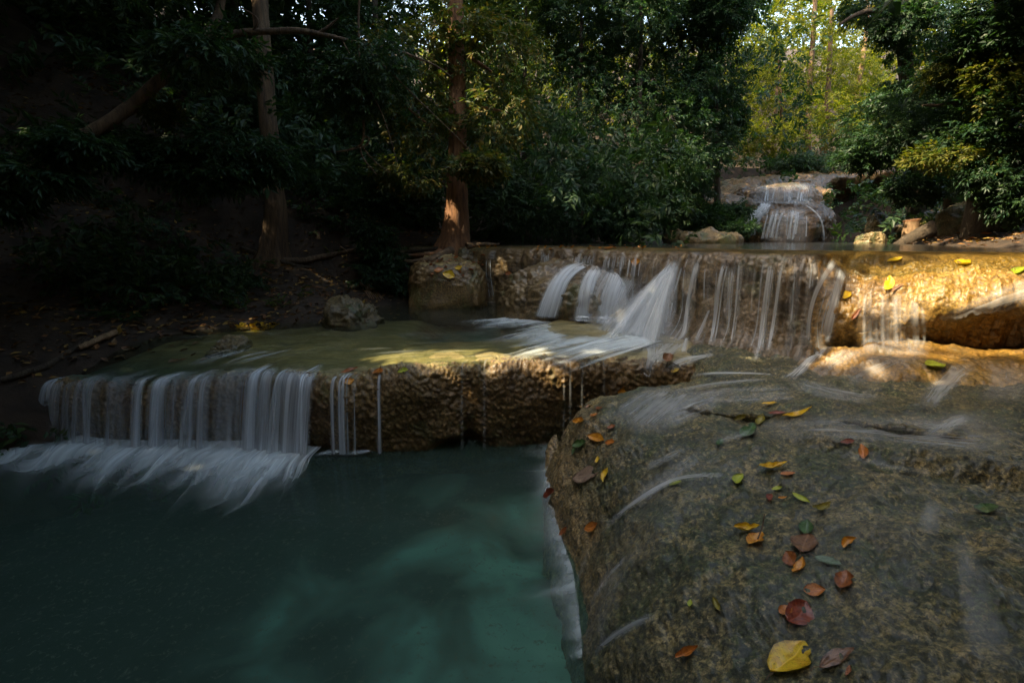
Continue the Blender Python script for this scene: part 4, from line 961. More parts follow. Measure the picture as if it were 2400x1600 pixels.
def tree(key, label, trunk, Y, bark, crowns, mat, dens=260, leaf=.14, branches=(), kind='tree', flare=0.0, group=None, thr=-.12, seed=0, flat=0.0):
    """trunk: list of (px, py, width_px[, Y])"""
    P, W = px_path(trunk, Y) if trunk else (np.array([at_y(crowns[0][0], crowns[0][1] + crowns[0][3], crowns[0][4])]), None)
    if trunk:
        g = float(ground_z(P[0, 0], P[0, 1]))
        if P[0, 2] > g - .1: P = np.concatenate([[[P[0, 0], P[0, 1], g - .15]], P]); W = np.r_[W[0], W]
    t_ = thing(kind.replace(' ', '_'), P[0], label, 'tree' if 'tree' in kind else kind, group)
    if trunk: tube_obj('trunk', P, W, bark, t_, seg=28, bumpy=.10, seed=seed + 3, flare=flare)
    for br in branches:
        bp, bw = px_path(br, Y); tube_obj('branch', bp, bw, bark, t_, seg=10, bumpy=.1, seed=seed + 9, jitter=.6)
    if crowns: foliage('crown', crowns, mat, dens, leaf, t_, seed=seed, thr=thr, flat=flat)
    TREES[key] = t_
    return t_

# the two lit trunks on the bank
tree('T1', 'tall furrowed tree on the left bank, its foot split by a lit ridge', [(636, 622, 62), (640, 590, 50), (646, 520, 44), (640, 430, 42), (632, 330, 40), (622, 200, 38), (612, 60, 36), (600, -160, 34), (585, -420, 32)], 9.0, 'bark',
     [(560, -420, 260, 120, 8.6), (700, -300, 220, 110, 9.0)], 'leaf_dark', 200, .16, flare=.75, seed=1)
tree('T2', 'straight reddish tree at the edge of the rock wall, foot widening over its roots', [(1064, 592, 84), (1068, 565, 66), (1071, 510, 54), (1072, 420, 46), (1073, 320, 42), (1072, 220, 39), (1068, 60, 36), (1062, -200, 34), (1056, -450, 30)], 9.8, 'bark_red',
     [(970, 260, 90, 90, 9.4, .6), (1170, 270, 85, 80, 9.6, .6), (960, 130, 120, 80, 9.6, .7), (1150, 120, 110, 80, 9.8, .7), (960, 400, 80, 40, 9.2, .4), (1125, 385, 60, 20, 9.0, .3), (1060, 70, 90, 60, 9.2, .5), (1250, -250, 260, 120, 9.0)], 'leaf_olive', 150, .15,
     branches=[[(1070, 180, 14), (1010, 150, 9), (950, 130, 5)], [(1074, 260, 12), (1120, 250, 8), (1190, 262, 4)], [(1072, 330, 10), (1010, 300, 7), (950, 250, 4)], [(1074, 360, 8), (1100, 375, 5), (1130, 388, 3)], [(1070, 120, 12), (1130, 150, 8), (1180, 190, 4)]], flare=.5, seed=12)
LT = thing('leaning_tree', at_y(-90, 520, 5.6), 'leaning pale tree that crosses the dark upper left corner and forks high up', 'tree')
for nm_, br in [('trunk', [(-120, 540, 36, 5.4), (0, 440, 33, 5.6), (140, 362, 31, 5.8), (280, 275, 29, 6.0), (360, 205, 27, 6.2), (430, 140, 25, 6.4), (474, 100, 24, 6.5)]),
                ('branch', [(470, 106, 24, 6.5), (490, 72, 21, 6.6), (508, 36, 20, 6.7), (520, 0, 19, 6.8), (545, -70, 17, 7.0), (600, -180, 14, 7.4)]),
                ('branch', [(468, 106, 20, 6.5), (500, 98, 17, 6.55), (545, 82, 16, 6.6), (620, 74, 15, 6.7), (690, 71, 14, 6.8), (748, 78, 12, 6.9), (800, 92, 8, 7), (835, 99, 7, 7), (900, 110, 6, 7.1), (965, 124, 5, 7.2), (1015, 152, 4, 7.3), (1055, 180, 2.5, 7.4)]),
                ('branch', [(588, 77, 5, 6.65), (602, 58, 5, 6.6), (606, 46, 5, 6.6), (594, 34, 4, 6.6), (566, 18, 3, 6.6)]), ('branch', [(748, 78, 8, 6.9), (766, 66, 7, 6.9), (780, 52, 5, 6.9), (795, 40, 3, 6.9)]),
                ('branch', [(845, 101, 4, 7.0), (905, 158, 3.5, 7.0), (960, 215, 3, 7.1), (1040, 290, 2, 7.1), (1100, 350, 1.5, 7.1)]), ('branch', [(800, 92, 3.5, 7), (840, 165, 3, 7), (900, 270, 2.5, 7), (930, 380, 2, 7)])]:
    bp, bw = px_path(br, 6.5); tube_obj(nm_, bp, bw, 'bark', LT, seg=14, bumpy=.12, seed=len(br), jitter=.5)
foliage('crown', [(480, 128, 130, 26, 6.2, .5), (300, -150, 300, 110, 6.5), (700, -200, 250, 110, 7), (880, 160, 90, 70, 7.2, .5), (820, 210, 60, 60, 7.2, .4)], 'leaf_dark', 190, .13, LT, seed=31)
vine = thing('vine', at_y(842, 40, 7.2), 'bare woody vine hanging down beside the tall reddish tree', 'vine')
for br in [[(846, -40, 6), (842, 60, 6), (842, 170, 6), (848, 260, 6), (853, 320, 6), (846, 342, 6), (820, 352, 5), (790, 356, 3)], [(853, 318, 5), (868, 322, 5), (862, 338, 4), (846, 346, 4)], [(844, 344, 4), (850, 370, 4), (868, 392, 3), (884, 410, 2.5)], [(852, 346, 4), (872, 372, 3), (890, 388, 3), (915, 405, 2)]]:
    bp, bw = px_path(br, 7.2); tube_obj('stem', bp, bw, 'bark', vine, seg=8, jitter=.8, seed=4)

# dark trees on the left slope
for i_, (tx, crowns, Y, lab, mt) in enumerate([
    ((60, 330, 26), [(60, 120, 150, 130, 13), (150, 20, 140, 90, 13)], 13, 'thick dark tree trunk nearest the left border', 'leaf_dark'),
    ((185, 330, 24), [(200, 90, 150, 110, 14), (300, 160, 110, 90, 13.5)], 14, 'slim dark trunk leaning slightly, second from the left border', 'leaf_dark'),
    ((330, 360, 14), [(380, 60, 150, 110, 15), (430, 200, 110, 80, 14)], 15, 'thin dark tree behind the leaning pale trunk', 'leaf_dark'),
    ((560, 380, 18), [(560, 100, 130, 130, 13), (520, 260, 110, 90, 12), (620, 250, 90, 110, 12.5)], 13, 'dark tree just left of the tall furrowed trunk', 'leaf_dark'),
    ((735, 430, 16), [(740, 170, 110, 120, 13), (720, 330, 95, 90, 12), (780, 60, 110, 80, 13.5)], 13, 'dark leafy tree between the two lit trunks', 'leaf_dark'),
    ((890, 420, 16), [(900, 330, 90, 80, 12), (880, 60, 110, 80, 14), (800, 250, 80, 80, 12.5)], 13.5, 'dark green tree behind the hanging vine', 'leaf_cool')]):
    px, py, w = tx
    tree('L%d' % i_, lab, [(px + 8, py + 120, w * 1.2), (px + 4, py, w), (px - 2, py - 180, w * .9), (px - 12, py - 420, w * .8), (px - 20, -260, w * .6)], Y, 'bark_dark', crowns, mt, 260, .15, group='dark trees on the left slope', seed=40 + i_ * 5)

# dense dark trees in the centre
for i_, (px, w, crowns, Y, lab, mt, dn) in enumerate([
    (1230, 14, [(1220, 110, 130, 120, 15), (1080, 0, 130, 60, 14.5), (960, 5, 110, 60, 14.5), (1170, 230, 90, 90, 14), (1290, 40, 110, 80, 16)], 15, 'airy olive tree right behind the reddish trunk', 'leaf_mid', 260),
    (1360, 14, [(1340, 210, 120, 110, 14.5), (1300, 330, 110, 80, 13), (1380, 90, 80, 70, 16)], 14.5, 'dark rounded tree at the centre above the wall', 'leaf_cool', 330),
    (1500, 16, [(1480, 290, 130, 110, 14), (1520, 400, 130, 80, 13), (1440, 170, 110, 80, 15), (1580, 300, 90, 90, 14)], 14, 'densest dark tree standing behind the rim at the centre right', 'leaf_cool', 380),
    (1640, 16, [(1540, 70, 110, 70, 15), (1630, 90, 95, 95, 15), (1680, 180, 80, 70, 15), (1600, 200, 90, 60, 14.5), (1690, 40, 60, 60, 15)], 15, 'tall cool green tree with a domed top left of the bright clearing', 'leaf_cool', 360),
    (1680, 12, [(1660, 310, 75, 75, 15), (1620, 380, 80, 50, 14), (1700, 270, 50, 60, 15.5)], 15, 'small green tree under the domed crown beside the distant waterfall', 'leaf_cool', 300)]):
    tree('C%d' % i_, lab, [(px, 545, w * 1.4), (px + 2, 420, w * 1.1), (px - 3, 250, w * .8), (px + 4, 60, w * .5), (px, -60, w * .3)], Y, 'bark_dark', crowns + [(px, 10, 95, 70, Y - .6)], mt, dn, .14, group='dense trees behind the wall', seed=80 + i_ * 7)

# sunlit trees behind the distant waterfall
for i_, (tr, crowns, Y, lab, bk) in enumerate([
    ([(1892, 372, 15), (1894, 300, 13), (1897, 200, 12), (1906, 90, 11), (1912, -30, 9)], [(1850, 120, 90, 80, 25), (1900, 30, 100, 60, 25), (1830, 210, 70, 60, 25)], 25, 'slender tree left of a close pair above the distant waterfall', 'bark'),
    ([(1930, 372, 17), (1934, 310, 14), (1940, 240, 12), (1944, 150, 10), (1950, 20, 8)], [(1965, 170, 80, 60, 25.5), (1930, 270, 80, 50, 24)], 25.5, 'slender tree right of a close pair above the distant waterfall', 'bark'),
    ([(1838, 376, 10), (1836, 320, 9), (1830, 240, 8), (1826, 140, 7)], [(1790, 240, 70, 70, 24), (1770, 130, 60, 70, 25), (1800, 320, 60, 50, 23.5)], 24.5, 'thin tree at the left end of the bright clearing', 'bark'),
    ([(1985, 378, 14), (1992, 310, 12), (2008, 230, 11), (2022, 140, 10), (2032, 60, 9), (2036, -40, 8)], [(2010, 110, 70, 60, 26), (2040, 250, 70, 70, 25), (2000, 320, 70, 40, 24)], 26, 'pale trunk bowing right at the right end of the clearing', 'bark_pale'),
    ([(1808, 380, 9), (1812, 330, 8), (1818, 260, 7), (1822, 200, 6)], [(1850, 330, 60, 50, 23), (1740, 330, 45, 45, 23)], 24, 'thinnest bowed stem of the clearing, nearest the distant waterfall top', 'bark')]):
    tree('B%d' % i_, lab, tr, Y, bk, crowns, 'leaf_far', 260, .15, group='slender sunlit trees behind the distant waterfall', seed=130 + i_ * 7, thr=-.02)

# right side
tree('R1', 'dark straight trunk with a bent side branch, right of the bright clearing', [(2150, 520, 40), (2145, 420, 32), (2136, 300, 30), (2124, 180, 30), (2117, 60, 30), (2112, -80, 28), (2108, -250, 26)], 13.5, 'bark_dark',
     [(2080, 290, 100, 60, 13, 1.2), (2190, 60, 130, 60, 13.0, 1.3), (2120, 40, 50, 50, 12.8, .5), (2120, 350, 110, 40, 12, .9), (2300, 40, 130, 70, 13), (2050, 20, 70, 40, 14)], 'leaf_cool', 300, .14, branches=[[(2118, 50, 16), (2090, 30, 13), (2040, 28, 12), (2000, 42, 10), (1965, 58, 5)], [(2118, 38, 14), (2150, 50, 12), (2190, 66, 9), (2225, 66, 5)], [(2195, 65, 7), (2205, 30, 6), (2190, 0, 5)]], seed=170)
tree('R2', 'huge dark buttressed trunk at the right border', [(2350, 600, 165), (2345, 560, 135), (2335, 500, 110), (2330, 420, 90), (2340, 300, 72), (2352, 150, 62), (2365, 0, 56), (2385, -220, 50)], 8.8, 'bark_dark',
     [(2230, 190, 130, 80, 9.6, .9), (2330, 130, 110, 80, 8.6, .8), (2360, 270, 90, 80, 8.0, .7), (2370, 60, 90, 90, 8.0, .7), (2200, 290, 110, 50, 9.6, .8), (2300, 330, 110, 40, 8.6, .6), (2150, 440, 60, 30, 10.5, .5), (2345, 410, 85, 45, 8.0, .45), (2385, 470, 45, 40, 7.8, .35), (2230, -250, 300, 120, 9)], 'leaf_cool', 300, .13,
     branches=[[(2330, 260, 30), (2290, 250, 18), (2230, 240, 10), (2160, 250, 5)], [(2340, 200, 26), (2300, 160, 16), (2240, 150, 9), (2180, 160, 4)], [(2330, 360, 22), (2280, 355, 12), (2220, 362, 7), (2160, 375, 3)]], flare=.6, seed=190, flat=.3)
o = foliage('leafy_branch', [(2230, 365, 95, 20, 8.3, .35), (2320, 375, 50, 22, 8.2, .3), (2340, 200, 80, 60, 7.9, .35), (2250, 160, 60, 25, 8.6, .3)], 'leaf_gold', 110, .13, seed=205, flat=.45); tag(o, 'sunlit yellow-green branch reaching left from the huge right trunk', 'branch', kind='thing')
tree('R3', 'deep green tree whose layered boughs fill the space left of the huge right trunk', [(2230, 500, 30), (2225, 400, 26), (2218, 300, 20), (2208, 220, 12), (2200, 150, 6)], 12, 'bark_dark', [(2150, 230, 90, 50, 12, 1), (2090, 330, 80, 40, 12, .9), (2200, 330, 100, 40, 11.5, .9), (2040, 370, 70, 25, 12.5, .7), (2270, 260, 90, 60, 11.5, 1)], 'leaf_cool', 320, .13, seed=230, flat=.4)

# shrubs
for i_, (bl, mt, lab, dn, lf_) in enumerate([
    ([(1200, 490, 110, 70, 11.5, .9), (1160, 430, 80, 60, 11.8, .8)], 'leaf_dark', 'dark bush filling the gap right of the reddish trunk', 420, .14),
    ([(1330, 490, 120, 70, 11.8, 1), (1390, 430, 110, 60, 12.2, 1)], 'leaf_cool', 'wide glossy bush behind the rim above the cascades', 480, .14),
    ([(1460, 515, 90, 45, 12, .8), (1500, 470, 90, 50, 12.5, .8)], 'leaf_cool', 'low bush hanging over the upper pool at the centre right', 420, .13),
    ([(1640, 512, 80, 22, 14.5, .7), (1690, 532, 80, 16, 14.2, .6), (1700, 494, 55, 10, 14.5, .4)], 'leaf_cool', 'leafy bush in front of the distant waterfall', 330, .13),
    ([(1560, 480, 70, 60, 14, .8), (1600, 440, 70, 40, 15, .8)], 'leaf_dark', 'dark bush left of the distant waterfall', 380, .14),
    ([(800, 500, 110, 70, 10.8, .9), (740, 440, 90, 60, 11, .8)], 'leaf_dark', 'big leaved dark bush between the two lit trunks', 380, .17),
    ([(950, 490, 80, 70, 11, .8), (930, 420, 80, 50, 11.2, .8)], 'leaf_dark', 'dark bush left behind the reddish trunk', 380, .15),
    ([(500, 480, 110, 70, 10.5, .9), (420, 420, 110, 60, 10.5, .9)], 'leaf_dark', 'shaded bush on the slope left of the furrowed trunk', 340, .15),
    ([(250, 520, 130, 70, 9, .9), (120, 460, 120, 70, 9, .9)], 'leaf_dark', 'nearly black bush on the left slope', 340, .15),
    ([(1950, 385, 130, 16, 21.5, .8), (1860, 380, 60, 12, 21.2, .6)], 'leaf_dark', 'low dark bank of plants on top of the distant waterfall', 300, .14),
    ([(2180, 530, 40, 25, 12.4, .4)], 'leaf_olive', 'small mossy shrub behind the fallen log', 160, .10)]):
    o = foliage('shrub', bl, mt, dn, lf_, seed=260 + i_ * 4, thr=-.2); tag(o, lab, 'shrub', 'shrubs around the falls', kind='thing')
o = foliage('leafy_branch', [(520, 345, 140, 40, 6.6, .55), (380, 360, 130, 40, 6.4, .5), (230, 350, 140, 50, 6.2, .5), (620, 390, 70, 35, 6.8, .4), (480, 410, 130, 35, 6.5, .5), (120, 330, 110, 40, 6.2, .5), (70, 410, 100, 40, 5.2, .3), (190, 345, 70, 30, 5.4, .3), (-30, 470, 70, 40, 5.0, .3)], 'leaf_cool', 240, .10, seed=320, flat=.55, tpl=1); tag(o, 'broad layered bough of blue-green leaves hanging over the dark left bank', 'branch', kind='thing')
o = foliage('leafy_branch', [(375, 262, 34, 22, 6.3, .12)], 'leaf_gold', 60, .09, seed=331, tpl=2, thr=-2); tag(o, 'small sunlit spray of pale leaves above the blue-green bough', 'branch', kind='thing')

# potted-looking small plants on the bank
def fern(loc, n, L, mat, label, cat, name, seed, up=.8, leafs=13):
    rr = np.random.default_rng(seed); root = thing(name, loc, label, cat)
    for k_ in range(n):
        a = rr.uniform(0, 2 * math.pi); d = np.array([[math.cos(a), math.sin(a) * .8 - .15, up * rr.uniform(.4, 1.3)]])
        pos = np.array([loc]) + rr.normal(0, .03, (1, 3))
        V, F = sprays(pos, d, np.array([L * rr.uniform(.7, 1.2)]), [3, 1, 0][k_ % 3], .3, rr)
        child(raw_mesh('frond', V, F, M[mat], None, False), root)
    return root
def bank(px, py):
    h = cast(['ground', 'b3', 'block', 'wall'], px, py); return h[0]
b0 = bank(880, 650)
sh = thing('hanging_shrub', b0, 'blue-green feathery shrub hanging down the bank between the trunks', 'shrub')
foliage('foliage', [(885, 560, 34, 34, b0[1] - .1, .25), (900, 600, 45, 30, b0[1] - .15, .25), (880, 645, 45, 40, b0[1] - .25, .25), (925, 655, 22, 22, b0[1] - .3, .15), (865, 540, 20, 20, b0[1], .15)], 'leaf_cool', 42, .09, sh, tpl=3, spray=.30, seed=350, gap=False)
for br in [[(880, 690, 5), (884, 640, 5), (888, 580, 4), (880, 535, 2)], [(884, 650, 4), (905, 610, 3), (920, 590, 2)]]:
    bp, bw = px_path(br, b0[1] - .15); tube_obj('stem', bp, bw, 'bark_dark', sh, seg=6)
for i_, (px, py, n_, L, lab) in enumerate([(295, 745, 9, .34, 'broad leaved plant on the dark left bank'), (230, 740, 6, .26, 'small dim plant left of the broad leaved one'), (560, 720, 7, .22, 'mossy fern just above the golden leaf drift'), (655, 715, 6, .22, 'fern on the bank right of the golden leaf drift'), (780, 600, 7, .24, 'little green plant by the roots between the trunks'), (700, 690, 5, .2, 'tiny plant halfway down the brown bank')]):
    q = bank(px, py); fern(q, n_, L, 'leaf_cool' if i_ < 2 else 'leaf_mid', lab, 'plant', 'small_plant', 400 + i_)

# far wood and slope undergrowth that read as one mass
def mass(name, n, region, mat, leaf, label, seed, zlo, zhi):
    rr = np.random.default_rng(seed); X = rr.uniform(region[0], region[1], n); Y = rr.uniform(region[2], region[3], n)
    P = np.stack([X, Y, ground_z(X, Y) + rr.uniform(zlo, zhi, n)], -1)
    P = P[(perlin(P * [.22, .22, .3], seed) > -.10)]; P = P[~gap_mask(P)]
    V, F = sprays(P, rr.normal(0, 1, P.shape) + [0, -.3, -.1], leaf * rr.uniform(1.6, 3.0, len(P)), 0, 1.0, rr)
    tag(raw_mesh(name, V, F, M[mat], None, False), label, None, None, 'stuff')
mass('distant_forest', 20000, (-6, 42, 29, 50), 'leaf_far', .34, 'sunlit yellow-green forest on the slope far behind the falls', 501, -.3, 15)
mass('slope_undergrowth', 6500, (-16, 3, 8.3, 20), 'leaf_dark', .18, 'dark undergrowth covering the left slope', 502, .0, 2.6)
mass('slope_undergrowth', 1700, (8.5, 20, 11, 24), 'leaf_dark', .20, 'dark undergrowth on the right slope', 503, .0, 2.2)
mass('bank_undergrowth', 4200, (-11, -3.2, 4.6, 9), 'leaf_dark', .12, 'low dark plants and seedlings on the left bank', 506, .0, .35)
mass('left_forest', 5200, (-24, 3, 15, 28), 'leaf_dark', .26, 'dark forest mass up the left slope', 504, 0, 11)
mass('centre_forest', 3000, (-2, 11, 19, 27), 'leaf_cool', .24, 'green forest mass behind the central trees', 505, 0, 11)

# the leaf roof: unseen leaves added for shade on the standing trees, above the picture, with the opening over the stream
def shade_roof(parent, region, n, seed, size=.34, z=(6.0, 11.0)):
    rr = np.random.default_rng(seed)
    P = np.stack([rr.uniform(region[0], region[1], n), rr.uniform(region[2], region[3], n), rr.uniform(z[0], z[1], n)], -1)
    P[:, 2] += .3 * np.clip(-P[:, 0] - 6, 0, 12)
    P = P[perlin(P * [.45, .45, .2] + 3, 88) > (-.62 if region[0] < -20 else -.36)]
    D = unit(rr.normal(0, 1, P.shape) * [1, 1, .3]); sz = size * rr.uniform(2.0, 3.2, len(P))
    bad = gap_mask(P) | gap_mask(P + D * (sz * .45)[:, None]) | gap_mask(P + D * (sz * .9)[:, None])
    V, F = sprays(P[~bad], D[~bad], sz[~bad], 2, .5, rr)
    child(raw_mesh('crown', V, F, M['leaf_dark'], None, False), parent)  # added shade leaves, filed as a crown of the parent tree
shade_roof(TREES['T1'], (-26, -3.7, 5.0, 20), 5600, 601, .42, (7.5, 14))
shade_roof(LT, (-26, -1.9, -9, 5.4), 7600, 602, .42, (6.0, 12))
shade_roof(TREES['R2'], (2.0, 13, -8, 2.5), 3600, 604, .40, (5.0, 9))
shade_roof(TREES['R2'], (1.7, 7, -6, 1.5), 1000, 608, .36, (3.6, 5.0))
shade_roof(TREES['R3'], (4.2, 13, 2.2, 9.5), 1700, 605, .40, (6.5, 10))
shade_roof(TREES['R2'], (-3.0, 3, -8, -2.5), 800, 606, .40, (4.0, 8))
shade_roof(TREES['C3'], (-3, 8, 11.5, 20), 1500, 607, .40, (9.5, 14))
# ------------------------------------------------------------------ fallen leaves, roots, logs, twigs
def fleaf_mat(name, c1, c2, rough=.38, trans=.2):
    """mottled blade with a paler midrib and side veins (uv: x across -1..1, y along)"""
    m, nt, out = new_mat(name); b = NB(nt); co = b.coord('Generated'); uv = b.n('SeparateXYZ'); b.link(b.coord('UV'), uv.inputs[0])
    ri = b.n('ObjectInfo').outputs['Random']
    vec = b.n('VectorMath', _operation='ADD'); b.link(co, vec.inputs[0]); b.link(ri, vec.inputs[1])
    col = b.mix(b.maprange(b.noise(vec.outputs[0], 4.5, 6, .7), .42, .62), c1, c2)
    col = b.mix(b.maprange(b.noise(vec.outputs[0], 17, 4, .65), .57, .68, 0, .75), col, tuple(v * .22 for v in c2))
    ax = b.math('ABSOLUTE', uv.outputs[0])
    edge = b.maprange(b.math('ADD', ax, b.math('MULTIPLY', b.noise(vec.outputs[0], 9, 3), .5)), .95, 1.3, 0, .7)
    col = b.mix(edge, col, tuple(v * .35 for v in c2))
    sv = b.math('SINE', b.math('MULTIPLY', b.math('ADD', uv.outputs[1], b.math('MULTIPLY', ax, -.22)), 52))
    rib = b.math('MAXIMUM', b.maprange(ax, .09, .03), b.math('MULTIPLY', b.maprange(sv, .78, .98), .45))
    col = b.mix(b.math('MULTIPLY', rib, .55), col, tuple(min(1, v * 1.35 + .03) for v in c1))
    p = b.n('BsdfPrincipled'); b.link(col, p.inputs['Base Color']); p.inputs['Roughness'].default_value = rough
    p.inputs['Coat Weight'].default_value = .18; p.inputs['Coat Roughness'].default_value = .15
    b.link(b.bump(b.math('ADD', rib, b.noise(co, 10, 4)), .35, .004), p.inputs['Normal'])
    t = b.n('BsdfTranslucent'); b.link(col, t.inputs[0]); mx = b.n('MixShader'); mx.inputs[0].default_value = trans
    b.link(p.outputs[0], mx.inputs[1]); b.link(t.outputs[0], mx.inputs[2]); b.link(mx.outputs[0], out.inputs[0]); return m
FLM = {'yellow': fleaf_mat('fallen_yellow', (.72, .48, .015), (.62, .34, .01)), 'amber': fleaf_mat('fallen_amber', (.60, .27, .015), (.45, .15, .01)), 'orange': fleaf_mat('fallen_orange', (.50, .17, .02), (.35, .10, .015)),
       'rust': fleaf_mat('fallen_rust', (.32, .10, .02), (.18, .045, .012)), 'red': fleaf_mat('fallen_dark_red', (.25, .045, .012), (.14, .022, .008)), 'brown': fleaf_mat('fallen_brown', (.22, .10, .04), (.12, .05, .022)),
       'lime': fleaf_mat('fallen_lime', (.42, .46, .03), (.28, .36, .03)), 'green': fleaf_mat('fallen_green', (.06, .13, .03), (.03, .07, .02)), 'grey': fleaf_mat('fallen_grey_green', (.16, .22, .15), (.10, .15, .10)), 'olive': fleaf_mat('fallen_olive', (.26, .22, .02), (.12, .10, .015)), 'pink': fleaf_mat('fallen_pinkish', (.27, .19, .13), (.22, .14, .10))}
KL = ['dome', 'tier', 'wall', 'ledge', 'block', 'mound', 'mound2']
LN, LM = 21, 11
LUV = np.stack(np.broadcast_arrays(np.linspace(-1, 1, LM)[None, :], np.linspace(0, 1, LN)[:, None]), -1).reshape(-1, 2)
def leaf_grid(L, W, curl_s, curl_x, seed):
    rr = np.random.default_rng(seed + 50); s_ = np.linspace(0, 1, LN)[:, None]; x = np.linspace(-1, 1, LM)[None, :]
    sk = rr.uniform(.85, 1.15)
    w = np.clip(1 - (2 * np.clip(s_, 0, 1) ** sk - 1) ** 2, 0, 1) ** .68 * (1 - .30 * sstep(s_, .6, 1))
    w = np.where(s_ > .93, np.maximum(w, .03), w)
    edge = 1 + .09 * perlin(np.stack(np.broadcast_arrays(s_ * 7, np.sign(x) * 3.0, 0 * s_ + 0 * x + seed * .7), -1), seed)
    bite = rr.uniform(.2, .8); bs = rr.choice([-1, 1]); edge = edge - rr.choice([0, 0, .3, .4]) * np.exp(-((s_ - bite) / .07) ** 2) * (x * bs > .3)
    w = w * edge
    cx = curl_x * (1 + .8 * perlin(np.stack(np.broadcast_arrays(s_ * 2.5, 0 * x + seed, 0 * s_), -1), seed + 3))
    th = cx * x * 1.3; den = np.where(np.abs(cx) * 1.3 > 1e-3, cx * 1.3, 1e-3)
    X = np.sin(th) / den * w * W / 2
    Z = (1 - np.cos(th)) / den * w * W / 2 + curl_s * (s_ - .5) ** 2 * L + .05 * L * perlin(np.stack(np.broadcast_arrays(s_ * 3, x * 1.3, 0 * s_ + seed), -1), seed + 8) + .10 * W * np.abs(x) * w * .5
    Yy = (s_ - .5) * L + 0 * x; bend = rr.normal(0, .12) * (s_ - .5) ** 2 * L * 2
    return np.stack([X + bend, Yy, Z], -1)
nleaf = [0]
def fallen(px, py, ln, ang, wr, col, label, curl_s=.25, curl_x=.35, keys=KL, lift=.012, group='fallen leaves on the wet rock', seed=None):
    a = R(ang); dx, dy = math.cos(a) * ln / 2, -math.sin(a) * ln / 2
    h = cast(keys, px, py); h1 = cast(keys, px - dx * .8, py - dy * .8); h2 = cast(keys, px + dx * .8, py + dy * .8)
    if h is None: return None
    h1 = h1 or h; h2 = h2 or h
    nn = unit(h[1] + h1[1] + h2[1] + np.array([0, 0, .6])); ax = h2[0] - h1[0]
    if np.linalg.norm(ax) < 1e-3 or np.linalg.norm(ax) > .5: ax = np.array([dx, 0, -dy]) / 1200 * h[0][1]
    ax = unit(ax - nn * (ax @ nn)); v = unit(h[0] - [0, 0, CAM_Z]); fs = max(.35, math.sqrt(max(0, 1 - (ax @ v) ** 2)))
    L = ln / 1200 * (h[0][1] * _cp + (CAM_Z - h[0][2]) * _sp) / fs; L = min(L, .24)
    lat = np.cross(ax, nn); sd_ = nleaf[0] if seed is None else seed; nleaf[0] += 1
    G = leaf_grid(L, L * wr, curl_s, curl_x, sd_)
    Gw_ = G[..., 0:1] * lat + G[..., 1:2] * ax + G[..., 2:3] * nn + h[0] + nn * lift
    o = raw_mesh('fallen_leaf', Gw_ - h[0], grid_faces(LN, LM), FLM[col], uv=LUV); o.location = h[0].tolist()
    tag(o, label, 'leaf', group)
    st = np.array([ax * -.5 * L + nn * (lift + curl_s * .25 * L), ax * -.62 * L + nn * (lift + .01), ax * -.74 * L + lat * .05 * L + nn * (lift + .012)])
    bpy.context.view_layer.update(); child(tube_obj('stem', st + h[0], [L * .016, L * .012, L * .010], 'bark', None, seg=5), o)
    return o
